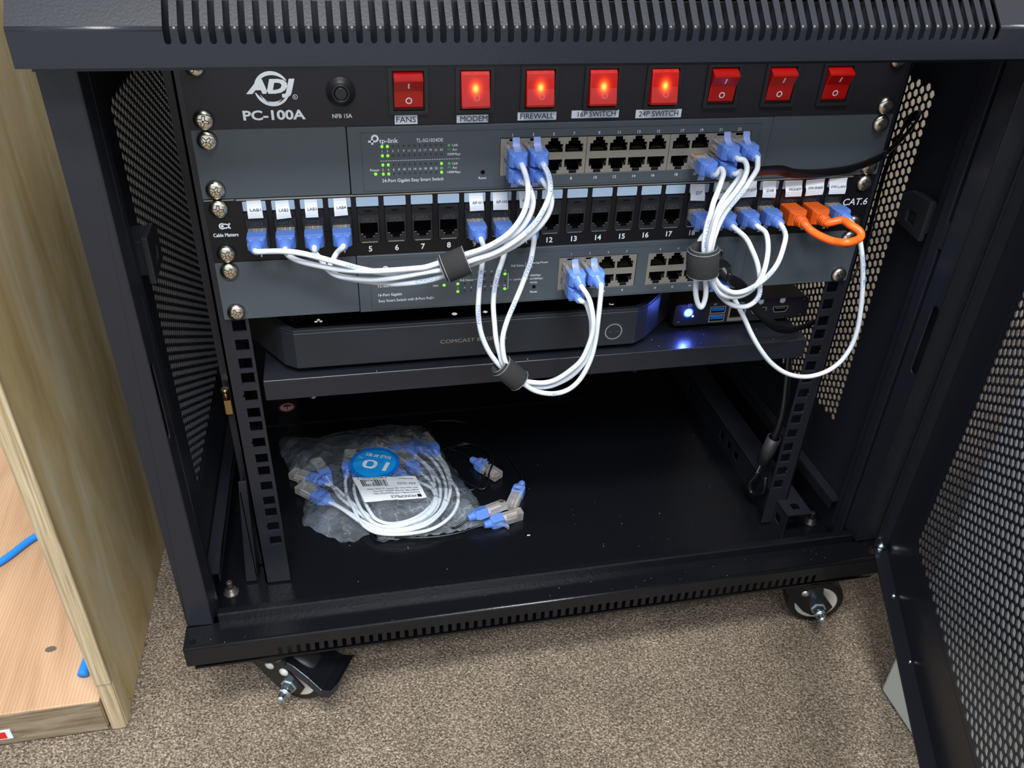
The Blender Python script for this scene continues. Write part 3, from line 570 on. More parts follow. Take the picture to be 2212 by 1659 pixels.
hp = MB(); c = dfn(5, DB+5, 7); hp.cyl(c, (c[0], c[1], DB-3), 3.2, n=14); hp.lathe((c[0], c[1], DB+5), (c[0], c[1], DB+9), [(0, 4.2), (.5, 4), (1, 1)], 14); hp.build('hinge_pin', ZINC, door)
hp = MB(); c = dfn(60, DB+1.4, 4); hp.lathe(c, (c[0], c[1], c[2]+2), [(0, 2.6), (.6, 2.2), (1, .6)], 12); hp.build('door_screw', ZINC, door)
hp = MB(); c = dfn(128, DB+1.4, 3); hp.lathe(c, (c[0], c[1], c[2]+1.6), [(0, 1.7), (.6, 1.4), (1, .4)], 12); hp.build('door_screw', ZINC, door)
hp = MB(); hp.box(299, 303, -88, -84, -409.5, -406.5); hp.build('hinge_tab', ZINC, CAB)

# casters
def caster(x, y, ang, brake, nutdir=-1):
    R = Matrix.Translation((x, y, 0)) @ Matrix.Rotation(math.radians(ang), 4, 'Z')
    zf = FLOOR; wr = 27; wz = zf+wr; off = 20      # wheel axle along local x, trailing along local y
    b = MB(); b.lathe((0, 0, -447), (0, 0, -462), [(0, 27), (.15, 27), (.15, 20), (.5, 23), (.8, 23), (1, 15)], 24, M=R)
    for sx in (-1, 1):
        pl = [(-19, -459), (19, -459), (-off*0+14, -470), (-off+13, wz-6), (-off+4, wz-11), (-off-9, wz-9), (-off-14, wz+1), (-21, -470)]
        b.plate(pl, [], lambda a, c, t: tuple(R @ Vector((t, a, c))), sx*15.5-.9, sx*15.5+.9)
    b.hexa([tuple(R @ Vector(p)) for p in ((-16, -20, -461), (16, -20, -461), (16, 19, -461), (-16, 19, -461), (-16, -20, -458), (16, -20, -458), (16, 19, -458), (-16, 19, -458))])
    br = b.build('caster', BLACKG, CAB, bevel=.6)
    c0 = R @ Vector((-10, -off, wz)); c1 = R @ Vector((10, -off, wz))
    wv = MB(); wv.lathe(c0, c1, [(0, 20), (0, 24.5), (.12, wr-.6), (.3, wr), (.7, wr), (.88, wr-.6), (1, 24.5), (1, 20)], 40, 0, cap=False)
    wv.build('wheel', RUBBER, br)
    wv = MB(); wv.lathe(c0, c1, [(.10, 4), (.06, 14), (-.02, 18.5), (.02, 20.5), (.98, 20.5), (1.02, 18.5), (.94, 14), (.9, 4)], 40, 0); wv.build('hub', HUBW, br)
    e = nutdir; p = lambda l: R @ Vector((e*l, -off, wz))
    nt = MB(); nt.lathe(p(16), p(30), [(0, 7.5), (.12, 7.5), (.12, 6), (.5, 6)], 6, 0, sm=False); nt.lathe(p(23), p(33), [(0, 5.6), (.3, 5.2), (.3, 3.6)]+[(.35+.07*k, 3.2 if k % 2 else 3.6) for k in range(8)]+[(1, 2.2)], 14, 0); nt.build('axle_nut', ZINC, br)
    rv = MB(); rv.lathe(R @ Vector((e*16, -4, wz+19)), R @ Vector((e*18.5, -4, wz+19)), [(0, 4.2), (.5, 4), (1, 1.2)], 16); rv.build('rivet', RIVET if brake else ZINC, br)
    if brake:
        rv = MB(); rv.lathe(R @ Vector((e*16, -17, wz+16)), R @ Vector((e*19, -17, wz+16)), [(0, 4.2), (.5, 4), (1, 1.2)], 16); rv.build('rivet', RIVET, br)
        pd = MB(); L = [(-10, -458), (-26, -463), (-40, -470), (-52, -478), (-60, -476), (-66, -468)]; vs = []; fs = []
        hw = [17, 18, 20, 22, 22, 18]
        for i, (a, z) in enumerate(L):
            for xx, dz in ((-hw[i], -5), (-hw[i]+3, 0), (hw[i]-3, 0), (hw[i], -5)): vs.append(tuple(R @ Vector((xx, a, z+dz))))
            for xx, dz in ((-hw[i]+1, -6), (-hw[i]+3.6, -1.8), (hw[i]-3.6, -1.8), (hw[i]-1, -6)): vs.append(tuple(R @ Vector((xx, a, z+dz))))
        for i in range(len(L)-1):
            for k in range(3): fs += [(i*8+k, i*8+k+1, i*8+8+k+1, i*8+8+k), (i*8+4+k, i*8+12+k, i*8+13+k, i*8+5+k)]
            fs += [(i*8, i*8+8, i*8+12, i*8+4), (i*8+3, i*8+7, i*8+15, i*8+11)]
        for i in (0, len(L)-1):
            for k in range(3): fs.append((i*8+k, i*8+4+k, i*8+5+k, i*8+k+1))
        pd.add(vs, fs, 0, False)
        pd.build('brake_pedal', BLACKG, br, bevel=.8, seg=3)
caster(-240, -52, 62, True)
caster(242, -54, 78, False, -1)
caster(-250, 290, 20, False); caster(250, 290, -30, False)
# ================================================================ shared rack screw
SCREW = {}
def screw(parent, x, z, y=-2, rot=0, mt=None):
    if 's' not in SCREW:
        m = MB(); m.lathe((0, 0, 0), (0, -3.3, 0), [(0, 6.0), (.22, 6.1), (.5, 5.6), (.75, 4.5), (.92, 3.2), (1, 1.6)], 30, 0)
        def arm(w0, w1, L, y0, y1, mi):
            for k in range(4):
                a = math.radians(90*k); c, s = math.cos(a), math.sin(a); T = lambda u, v, y: (u*c-v*s, y, u*s+v*c)
                m.add([T(0, -w0, y0), T(0, w0, y0), T(L, w1, y1), T(L, -w1, y1)], [(0, 1, 2, 3)], mi)
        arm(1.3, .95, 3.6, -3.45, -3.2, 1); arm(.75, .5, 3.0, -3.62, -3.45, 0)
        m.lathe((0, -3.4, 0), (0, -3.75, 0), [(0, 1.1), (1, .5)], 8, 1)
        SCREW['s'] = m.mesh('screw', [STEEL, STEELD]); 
        w_ = MB(); w_.lathe((0, 0, 0), (0, -1, 0), [(0, 6.15), (.7, 6.15), (1, 5.9)], 28); SCREW['w'] = w_.mesh('washer', [RUBBER])
    o = link('screw', SCREW['s'], parent, (x, y-.9, z)); o.rotation_euler = (0, math.radians(rot), 0)
    o2 = link('washer', SCREW['w'], o, (x, y, z)); o2.location = (0, .0009, 0)
    return o

# ================================================================ POWER CONDITIONER (first unit)
PC = thing('power_conditioner', 'black rack power strip with a row of red rocker switches, topmost in the rack', 'power strip', (0, 0, -22))
p = MB(); p.plate(rrect(-241.3, 241.3, -44.35, -.4, 1.0), [], XZ, -2, 0); p.box(-218, 218, 0, 120, -43, -1)
p.build('front_panel', PANELB, PC, bevel=.3)
t = MB(); yy = -2.15
cx, cz = -189.9, -20.4
t.disc((cx, yy, cz), lambda q: 10.4, 0, n=60, ri=lambda q: 10.4-(.5+1.9*math.sin(math.pi*q)**.7), a0=28, a1=178)
t.disc((cx, yy, cz), lambda q: 10.4, 0, n=60, ri=lambda q: 10.4-(.5+2.2*math.sin(math.pi*q)**.7), a0=192, a1=350)
t.disc((cx+.4, yy, cz-.3), lambda q: 8.3, 0, n=40, ri=lambda q: 8.3-.5*math.sin(math.pi*q)-.08, a0=200, a1=255)
t.disc((cx+.4, yy, cz-.1), lambda q: 8.6, 0, n=40, ri=lambda q: 8.6-.6*math.sin(math.pi*q)-.08, a0=285, a1=330)
t.text('ADJ', (-190.6, yy-.05, -18.7), 7.6, 29.5, bold=.06, shear=.22)
t.text('R', (-176.6, yy, -25.4), 1.4); t.disc((-176.6, yy, -25.4), 1.5, 0, ri=1.2, n=24)
t.text('PC-100A', (-190.3, yy, -36.0), 5.6, 37.5, bold=.03)
t.text('NFB 15A', (-149.0, yy, -37.5), 2.5, 12.2, bold=.02)
t.build('white_lettering', WHITEP, PC, fix=False)
b = MB(); b.lathe((-148.8, -2, -22.6), (-148.8, -9, -22.6), [(0, 9), (.18, 9), (.18, 8.2), (.28, 8.2), (.28, 5.8), (.85, 5.6), (.9, 5.2), (.9, 4.2), (.3, 4.2)], 32, cap=False)
br = b.build('circuit_breaker', PLASB, PC)
b = MB(); b.lathe((-148.8, -3, -22.6), (-148.8, -8.4, -22.6), [(0, 3.9), (.9, 3.9), (1, 3.3)], 28); b.build('push_button', PLASB, br)
names = ['FANS', 'MODEM', 'FIREWALL', '16P SWITCH', '24P SWITCH', None, None, None]
lab = [(-116.3, -101.8, -37.9, -43.6), (-76.4, -55.7, -38.6, -43.6), (-36, -9.8, -37.7, -42.9), (.6, 33.4, -37.3, -42.3), (45.4, 78.1, -37.7, -43.2)]
for i in range(8):
    x = -107+42.36*i; lit = 1 <= i <= 4
    bz = MB(); bz.plate(rrect(x-12.5, x+12.5, -37.2, -7.6, .8), [[(x-9.9, -35), (x+9.9, -35), (x+9.9, -10.4), (x-9.9, -10.4)]], XZ, -3.8, -2)
    bz.box(x-9.9, x+9.9, 3, 4, -35, -10.4, 1)
    for a0, a1, c0, c1 in ((x-9.9, x-9.6, -35, -10.4), (x+9.6, x+9.9, -35, -10.4), (x-9.9, x+9.9, -35, -34.7), (x-9.9, x+9.9, -10.7, -10.4)): bz.box(a0, a1, -2, 4, c0, c1, 1)
    sw = bz.build('rocker_switch', [PLASB, CAV], PC, bevel=.25)
    r = MB(); cz = -22.7
    # side outline: depth against height, pushed in at the top when on, at the bottom when off
    if lit: prof = [(3, -34.5), (-8.0, -33.2), (-8.6, -31.6), (-6.3, -22), (-5.0, -13), (-3.0, -11), (3, -10.9)]
    else: prof = [(3, -34.5), (-1.5, -34.2), (-3.2, -32.5), (-4.6, -22.5), (-8.6, -15.6), (-8.2, -14.6), (-2, -11), (3, -10.9)]
    n = len(prof); vs = [(q, a, c) for q in (x-9.2, x+9.2) for a, c in prof]
    fs = [(k, (k+1) % n, n+(k+1) % n, n+k) for k in range(n)]+[tuple(range(n)), tuple(range(2*n-1, n-1, -1))]
    r.add(vs, fs)
    mt = REDLIT if lit else REDP
    ro = r.build('rocker', [mt], sw, bevel=.5, seg=3, origin=(x, -6, cz+.8))
    mk = MB()
    ang = lambda z: (-4.6+(z+22.5)/6.9*-4.0 if z > -22.5 else -3.2+(z+32.5)/10*-1.4) if not lit else -6.3+(z+22)/9.6*2.3
    if not lit:
        mk.hexa([(x-.45, ang(-20.6)-.25, -20.6), (x+.45, ang(-20.6)-.25, -20.6), (x+.45, ang(-20.6), -20.6), (x-.45, ang(-20.6), -20.6), (x-.45, ang(-17.2)-.25, -17.2), (x+.45, ang(-17.2)-.25, -17.2), (x+.45, ang(-17.2), -17.2), (x-.45, ang(-17.2), -17.2)])
        mk.disc((x, ang(-28.5)-.25, -28.5), 2.1, 0, up=Vector((0, -.14, 1)).normalized(), ri=1.4, n=24)
        mk.build('marking', WHITEP, ro)
    else:
        mk.disc((x+.6, ang(-26.5)-.3, -26.5), 2.0, 0, up=Vector((0, .23, 1)).normalized(), ri=1.5, n=24)
        mk.build('marking', GLOWP, ro)  # white mark coloured pink to carry the rocker's glow
    if names[i]:
        a, b_, c, d = lab[i]
        l = MB(); l.box(a, b_, -2.35, -2, d, c, 0); l.text(names[i], ((a+b_)/2+(1 if i in (1, 3) else 0), -2.45, (c+d)/2+.2), 3.5, (b_-a)*(.86 if i != 3 else .80), 1, bold=.004)
        l.build('switch_label', [LABELW, INKB], PC, fix=False)
for s in (-1, 1):
    for z in (-6.35, -38.1): screw(PC, s*232.55, z, rot=random.uniform(0, 90))

# ================================================================ SOCKETS of the switches
def port_block(mb, x0, z0, z1, cols, pit, top_z, y=-3.4, flip=True, w=6.25):
    """metal face with two rows of stepped openings; mi 0 metal, 1 cavity, 2 gold, 3 dark plastic"""
    x1 = x0+pit*cols+2.0*1.5; holes = []; zc = (z0+z1)/2; cs = [x0+1.5+pit*(k+.5) for k in range(cols)]
    for cx in cs:
        for sgn in (1, -1):
            a = zc+sgn*2.5; b = zc+sgn*8.0; c_ = zc+sgn*10.1; d = zc+sgn*12.4
            hole = [(cx-w, a), (cx+w, a), (cx+w, b), (cx+w-2.0, b), (cx+w-2.0, c_), (cx+w-3.6, c_), (cx+w-3.6, d), (cx-w+3.6, d), (cx-w+3.6, c_), (cx-w+2.0, c_), (cx-w+2.0, b), (cx-w, b)]
            holes.append(hole if sgn > 0 else hole)
            mb.box(cx-w-.6, cx+w+.6, y+11, y+12, min(a, d)-.2, max(a, d)+.2, 1)
            for q0, q1 in ((cx-w-.6, cx-w), (cx+w, cx+w+.6)): mb.box(q0, q1, y+.4, y+11, min(a, d)-.2, max(a, d)+.2, 1)
            mb.box(cx-w-.6, cx+w+.6, y+.4, y+11, a-.3, a+.3, 1) ; mb.box(cx-w-.6, cx+w+.6, y+.4, y+11, d-.3, d+.3, 1)
            for g in range(8):
                gx = cx-3.6+g*1.02; zz = a+sgn*.7
                mb.hexa([(gx-.22, y+2.5, zz), (gx+.22, y+2.5, zz), (gx+.22, y+9, zz+sgn*3), (gx-.22, y+9, zz+sgn*3), (gx-.22, y+2.5, zz+.3), (gx+.22, y+2.5, zz+.3), (gx+.22, y+9, zz+sgn*3+.3), (gx-.22, y+9, zz+sgn*3+.3)], 2)
            mb.box(cx+w-.5, cx+w-.1, y+1, y+3, a+sgn*3-.8, a+sgn*3+.8, 2)
            if sgn < 0:
                mb.box(cx-3.6, cx+3.6, y+1.6, y+2.6, d+.4, d+1.6, 3); 
                for e in (-1, 1): mb.hexa([(cx+e*5.2-1, y+1, b+.1), (cx+e*5.2+1, y+1, b+.1), (cx+e*5.2+1, y+9, b+2.2), (cx+e*5.2-1, y+9, b+2.2), (cx+e*5.2-1, y+1, b+.8), (cx+e*5.2+1, y+1, b+.8), (cx+e*5.2+1, y+9, b+2.9), (cx+e*5.2-1, y+9, b+2.9)], 3)
    mb.plate([(x0, z0), (x1, z0), (x1, z1), (x0, z1)], holes, XZ, y, y+.5, 0)
    return x1
def ear(parent, s, x0, x1, z0, z1, gr):
    e = MB(); e.plate(rrect(min(x0, x1), max(x0, x1), z0, z1, .8), [], XZ, -2, 0); e.box(*sorted((x0+s*.2 if 0 else (x0), x0+s*1.6)), 0, 30, z0, z1)
    return e.build('rack_ear', gr, parent, bevel=.3)
def legend(mb, x, z, led, on=True):
    mb.disc((x, -3.75, z), 1.05, led, n=16, sx=.85)

# ---- 24 port switch, second unit
SA = thing('network_switch', 'dark grey rack network switch with twenty-four sockets under the row of red rockers', 'network switch', (0, 0, -66.7))
def chassis(parent, zt, zb, cuts, nm='front_bezel', xr=147):
    c = MB(); c.plate([(-146.9, zb), (xr, zb), (xr, zt), (-146.9, zt)], [[(a-.15, zb+d), (b+.15, zb+d), (b+.15, zt-e), (a-.15, zt-e)] for a, b, d, e in cuts], XZ, -3.6, -2.2)
    c.box(-146.9, xr, -2.2, 170, zt-1.2, zt); c.box(-146.9, xr, -2.2, 170, zb, zb+1.2); c.box(-146.9, -145.7, -2.2, 170, zb, zt); c.box(xr-1.2, xr, -2.2, 170, zb, zt)
    c.build('housing', GREY, parent, bevel=.45)
    f = MB()     # fine step round the recessed face
    x0, x1, a, b = -138.8, xr-8.3, zb+2.2, zt-3.5
    for q in ((x0, x1, b, b+.35), (x0, x1, a-.35, a), (x0, x0+.35, a, b), (x1-.35, x1, a, b)): f.box(q[0], q[1], -3.95, -3.6, q[2], q[3])
    f.build('raised_frame_line', GREY, parent, bevel=.12)
PB0, PB1 = -79.7, -54.4
chassis(SA, -44.5, -88.8, [(-47, 132.2, 8.9, 9.5)])
ear(SA, -1, -147.6, -241.3, -88.9, -44.45, GREY); ear(SA, 1, 147.8, 241.3, -88.9, -44.45, GREY)
for k in range(3):
    pb = MB(); port_block(pb, -47+59.75*k, PB0, PB1, 4, 14.1, 0); pb.build('socket_block', [JACKM, CAV, GOLD, PLASB], SA)
t = MB(); Y = -3.72
# maker's mark: a ring with a tail and a square foot
t.disc((-129.6, Y, -51.9), 2.5, 0, ri=1.25, n=28, a0=-95, a1=180); t.box(-132.1, -130.8, Y-.05, Y, -55.9, -52.0); t.box(-134.0, -129.8, Y-.05, Y, -54.4, -53.1)
t.text('tp-link', (-120.9, Y, -53.4), 3.0, 12.2, bold=.015)
t.text('TL-SG1024DE', (-94.3, Y, -53.8), 2.3, 17.4, bold=.006)
for k in range(12):
    x = -125.5+3.51*k; t.text(str(2*k+1), (x, Y, -60.3), 1.45, bold=.006); t.text(str(2*k+2), (x, Y, -72.6), 1.45, bold=.006)
for z in (-57.4, -69.7): t.text('Link', (-77.6, Y, z), 1.7, 3.8, bold=.006)
for z in (-60.4, -72.6): t.text('Act', (-78, Y, z), 1.7, 3.0, bold=.006)
for z in (-63.4, -75.6): t.text('1000Mbps', (-78.5, Y, z), 1.6, 8.8, bold=.006)
t.text('Power', (-130.8, Y, -72.6), 1.7, 6, bold=.006)
t.text('24-Port Gigabit Easy Smart Switch', (-106, Y, -80.0), 2.2, 40.8, bold=.006)
t.text('Reset', (-59.1, Y, -80.4), 1.7, 5.3, bold=.004)
for k in range(33): t.box(-126.8+k*1.6, -125.8+k*1.6, Y-.02, Y, -66.9, -66.55)
for bk_ in range(3):
    for k in range(4):
        x = -39.2+14.1*k+59.75*bk_ - .0; n = bk_*8+2*k+1
        t.text(str(n), (x, Y, -51.9), 2.0, bold=.004); t.text(str(n+1), (x, Y, -82.9), 2.0, bold=.004)
t.build('white_lettering', WHITEP, SA, fix=False)
on = [(0, -57.2), (1, -57.2), (0, -63.3), (1, -63.3), (0, -69.4), (1, -69.4), (0, -75.5), (1, -75.5), (11, -69.6), (11, -75.5)]
for k, z in on: l = MB(); l.disc((-125.4+3.51*k, -3.8, z), 1.0, 0, n=16, sx=.85); l.build('status_light', LEDG, SA)
l = MB(); l.disc((-130.4, -3.8, -75.3), 1.0, 0, n=16); l.build('power_light', LEDG, SA)
l = MB()
for k in range(12):
    for z in (-57.2, -63.3, -69.5, -75.5):
        if (k, z) not in on and not (k < 2) and not (k == 11 and z in (-69.5, -75.5)): l.disc((-125.4+3.51*k, -3.7, z), .8, 0, n=12, sx=.85)
l.build('unlit_status_lights', LEDX, SA)
l = MB()
for z in (-57.6, -69.8): l.disc((-81.7, -3.7, z), .95, 0, n=12)
for z in (-60.6, -72.7): l.disc((-81.7, -3.7, z), .95, 0, n=14, ri=.6, a0=-20, a1=200)
l.build('legend_dots', LEDGD, SA)
l = MB(); l.disc((-58.9, -3.72, -76.5), 1.5, 0, n=20); l.build('reset_hole', CAV, SA)
for s in (-1, 1):
    for z in (-50.8, -82.55): screw(SA, s*232.55, z, rot=random.uniform(0, 90))

# ================================================================ PATCH PANEL, third unit
PP = thing('patch_bay', 'black numbered patch panel with twenty-four snap-in sockets between two grey switches', 'patch panel', (0, 0, -111))
px = [-210.1+18.27*i for i in range(24)]
p = MB(); p.plate(rrect(-241.3, 241.3, -133.2, -89.6, 1), [[(x-7.3, -123.9), (x+7.3, -123.9), (x+7.3, -98.5), (x-7.3, -98.5)] for x in px], XZ, -2, 0)
p.box(-221, 224, 0, 45, -91.0, -89.6); p.box(-221, 224, 0, 45, -133.2, -132); p.build('front_panel', SATB, PP, bevel=.3)
p = MB(); p.box(-221, 222, -2.9, -1.9, -90.3, -89.5); p.box(-241, -222, -2.3, -1.9, -90.1, -89.5); p.build('bright_top_edge', JACKM, PP)
# snap-in socket
j = MB(); 
j.plate(rrect(-7.0, 7.0, -12.2, 12.8, 1.2), [[(-5.9, 2.0), (-5.9, -6.2), (-3.9, -6.2), (-3.9, -8.0), (-2.4, -8.0), (-2.4, -9.6), (2.4, -9.6), (2.4, -8.0), (3.9, -8.0), (3.9, -6.2), (5.9, -6.2), (5.9, 2.0)]], XZ, -2.6, -1, 0)
j.hexa([(-6.8, -2.6, 7.6), (6.8, -2.6, 7.6), (6.8, 0, 7.6), (-6.8, 0, 7.6), (-6.4, -4.0, 12.2), (6.4, -4.0, 12.2), (6.4, 0, 12.6), (-6.4, 0, 12.6)], 1)
j.box(-2.3, 2.3, -4.0, -3.2, 10.7, 11.3, 2)
j.box(-6.4, 6.4, 9, 10, -10, 3, 2)
for a in (-1, 1): j.box(a*6.2-.3, a*6.2+.3, -1, 9, -10, 3, 2)
j.box(-6.4, 6.4, -1, 9, 2.0, 2.4, 2); j.box(-6.4, 6.4, -1, 9, -10, -9.6, 2)
j.text('CAT.6', (0, -2.75, 4.7), 2.0, 7.5, 3); j.box(-5, 5, -2.9, -2.6, 2.7, 2.9, 3)
for a in (-1, 1):
    j.box(a*4.9-.8, a*4.9+.8, -2.9, -2.5, -5.9, -5.5, 4); j.box(a*3.1-.5, a*3.1+.5, -2.9, -2.5, -7.8, -7.3, 4)
j.box(-5.4, 5.4, -3.0, -2.5, -12.3, -11.7, 4)
jm = j.mesh('keystone_socket', [PLASB, PANELB, CAV, DIMP, ZINC])
for x in px: link('keystone_socket', jm, PP, (x, 0, -111.6), bevel=.2)
tm = MB(); tm.plate(rrect(-7.35, 7.35, -3.2, 3.2, .6), [], XZ, -.5, 0); tmm = tm.mesh('write_on_tab', [TABW])
for i, x in enumerate(px): link('write_on_tab', tmm, PP, (x, -2, -94.5))
t = MB(); 
for i, x in enumerate(px): t.text(str(i+1), (x+.1, -2.15, -128.8), 3.9, bold=.022)
t.text('Cable Matters', (-230.8, -2.15, -113.7), 2.5, 15.8, bold=.03)
t.disc((-232.2, -2.15, -107.6), 2.2, 0, ri=1.3, n=24, a0=30, a1=330); t.disc((-232.2, -2.15, -107.6), .9, 0, n=14)
t.disc((-229.0, -2.15, -105.3), 1.7, 0, ri=.9, n=16, a0=200, a1=340); t.disc((-229.0, -2.15, -109.9), 1.7, 0, ri=.9, n=16, a0=20, a1=160); t.disc((-226.4, -2.15, -107.6), 2.2, 0, ri=1.3, n=20, a0=110, a1=250)
t.text('CAT.6', (229.9, -2.15, -110), 5.2, 20.5, bold=.01, shear=.12)
t.build('white_lettering', WHITEP, PP, fix=False)
LB = [('LAB1', [(-214.7, -90.7), (-205.6, -90.5), (-205.1, -101.9), (-214.7, -102.0)]), ('LAB2', [(-196.6, -91.6), (-188.3, -91.2), (-187.2, -102.5), (-196.7, -103.3)]),
 ('LAB3', [(-178, -91.3), (-169.9, -91.5), (-169.8, -103), (-178, -103)]), ('LAB4', [(-159.2, -91.3), (-151, -91.2), (-150.3, -102.4), (-159.2, -102.9)]),
 ('AP-H1', [(-68.2, -91.6), (-58.8, -91.6), (-57.7, -103.2), (-67.7, -103.4)]), ('AP-H2', [(-51.4, -91.7), (-41.3, -91.6), (-40.9, -103.5), (-51.4, -103.2)]), ('AP-H3', [(-33.1, -91.5), (-23.6, -91.4), (-23.1, -103.1), (-32.6, -102.7)]),
 ('D7', [(93, -90.9), (104.1, -91.3), (104.9, -103.2), (93.7, -102.5)]), ('D6', [(111.3, -90.6), (122.9, -90.6), (122.3, -102.4), (112.9, -102.5)]), ('OFF-DT', [(131.8, -91), (144.6, -90.5), (145, -101.7), (133.1, -102)]),
 ('DVR', [(149.4, -90.8), (160.1, -91), (160.6, -103.1), (150, -102.6)]), ('MODEM', [(167.2, -91.1), (181.3, -91.3), (181.5, -102.9), (168.6, -102.9)]), ('FW.WAN', [(184.4, -91.4), (199.2, -90.5), (198.8, -102.2), (184.7, -102.8)]), ('FW.LAN', [(203.1, -90.9), (217.7, -90.7), (217.2, -102.4), (203.6, -102.2)])]
for s_, q in LB:
    l = MB(); rows = []
    for i in range(7):       # sticker bends out over the socket hood
        f_ = i/6; a = Vector(q[0]).lerp(Vector(q[3]), f_); b_ = Vector(q[1]).lerp(Vector(q[2]), f_); y = -2.7-2.3*min(1, max(0, (f_-.25)/.45))
        rows.append(((a.x, y, a.y), (b_.x, y, b_.y)))
    for a, b_ in zip(rows, rows[1:]):
        for dy in (0, .18): l.add([(a[0][0], a[0][1]+dy, a[0][2]), (a[1][0], a[1][1]+dy, a[1][2]), (b_[1][0], b_[1][1]+dy, b_[1][2]), (b_[0][0], b_[0][1]+dy, b_[0][2])], [(0, 1, 2, 3)], 0)
    mx = sum(v[0] for v in q)/4+(.6 if len(s_) < 6 else 0); mz = sum(v[1] for v in q)/4+ (.2 if s_ != 'DVR' else -.4)
    W = max(abs(q[1][0]-q[0][0])-2.2, 5); l.text(s_, (mx, -5.15, mz), 2.0 if len(s_) > 2 else 2.5, min(W, 2.0*len(s_)*.95) if len(s_) > 2 else 4.2, 1, bold=.004)
    # small sheets lie just in front of the panel
    l.build('name_label', [PAPER, INK], PP, fix=False)
for s in (-1, 1):
    for z in (-95.25, -127): screw(PP, s*232.55, z, rot=random.uniform(0, 90))

# ================================================================ 16 PORT SWITCH, fourth unit
SB = thing('network_switch', 'grey sixteen-socket rack switch below the patch panel, lowest unit with rack ears', 'network switch', (0, 0, -155))
chassis(SB, -133.6, -177.5, [(-.8, 59.2, 7.8, 9.5), (68.2, 128.2, 7.8, 9.5)])
ear(SB, -1, -147.4, -241.3, -177.5, -133.9, GREY); ear(SB, 1, 147.8, 241.3, -177.5, -133.9, GREY)
for x0 in (-.9, 68.1):
    pb = MB(); port_block(pb, x0, -169.4, -143.4, 4, 14.2, 0); pb.build('socket_block', [JACKM, CAV, GOLD, PLASB], SB)
t = MB()
t.text('16-Port Gigabit', (-133.5, Y, -164.4), 2.1, 16.8, align='l', bold=.004); t.text('Easy Smart Switch with 8-Port PoE+', (-133.5, Y, -169.1), 2.1, 40, align='l', bold=.004)
t.text('TL-SG1016PE', (-134, Y, -157.2), 2.2, 17, align='l', bold=.004)
t.text('FAN', (-92.2, Y, -159.6), 1.6, 3.6, bold=.004)
for k in range(8):
    x = -76.1+4.98*k; t.text(str(2*k+1), (x, Y, -150.5), 1.3, bold=.005); t.text(str(2*k+2), (x, Y, -162.5), 1.3, bold=.005)
t.text('PoE Status', (-69.6, Y, -156.4), 1.6, 9.6, bold=.004); t.box(-64, -56, Y-.02, Y, -156.5, -156.3)
t.text('PoE Status', (-32.2, Y, -147.1), 1.6, 9.4, bold=.005); t.text('Delivering Power', (-25, Y, -145.6), 1.5, 15.6, align='l', bold=.005); t.text('Fault', (-25, Y, -148.6), 1.5, 4.2, align='l', bold=.005)
t.text('1000Mbps', (-22.4, Y, -155.7), 1.5, 8, align='l', bold=.005); t.text('10/100Mbps', (-22.4, Y, -158.5), 1.5, 9.6, align='l', bold=.005); t.text('Activity', (-22.4, Y, -161.4), 1.5, 5.6, align='l', bold=.005)
t.text('Link/Act', (-31.4, Y, -158.2), 1.5, 6.6, bold=.005); t.text('Reset', (-19.1, Y, -169.2), 1.7, 5.2, bold=.004)
for q in ((-39, -38.7, -165.6, -152.9), (-39.8, -38.7, -153.1, -152.9), (-39.8, -38.7, -165.7, -165.5), (-38.7, -36, -158.4, -158.2), (-26.4, -26.2, -149, -144.6)): t.box(q[0], q[1], Y-.02, Y, q[2], q[3])
t.disc((-127.4, Y, -143.9), 2.1, 0, ri=1.0, n=24); t.text('tp-link', (-119, Y, -145), 2.6, 10.5, bold=.015)
for bk_ in range(2):
    for k in range(4):
        x = 7.7+14.2*k+69.0*bk_; n = bk_*8+2*k+1
        t.text(str(n), (x, Y, -140.4), 1.5, bold=.003); t.text(str(n+1), (x, Y, -172.4), 1.5, bold=.003)
t.build('white_lettering', WHITEP, SB, fix=False)
for x, z in ((-86.1, -159.5), (-76.1, -159.1), (-76.1, -165.3), (-41.4, -153.3), (-41.2, -165.3), (-76.1, -153.3)): l = MB(); l.disc((x, -3.8, z), 1.05, 0, n=16); l.build('status_light', LEDG, SB)
l = MB()
for k in range(1, 8):
    for z in (-153.3, -159.1, -165.3):
        if not (k == 7 and z != -159.1): l.disc((-76.1+4.98*k, -3.7, z), .8, 0, n=12)
l.build('unlit_status_lights', LEDX, SB)
l = MB(); l.disc((-24.4, -3.7, -158.4), .7, 0, n=12); l.build('legend_dot', LEDA, SB)
l = MB(); l.disc((-19.1, -3.72, -165.2), 1.4, 0, n=20); l.build('reset_hole', CAV, SB)
for s in (-1, 1):
    for z in (-139.7, -171.45): screw(SB, s*232.55, z, rot=random.uniform(0, 90))

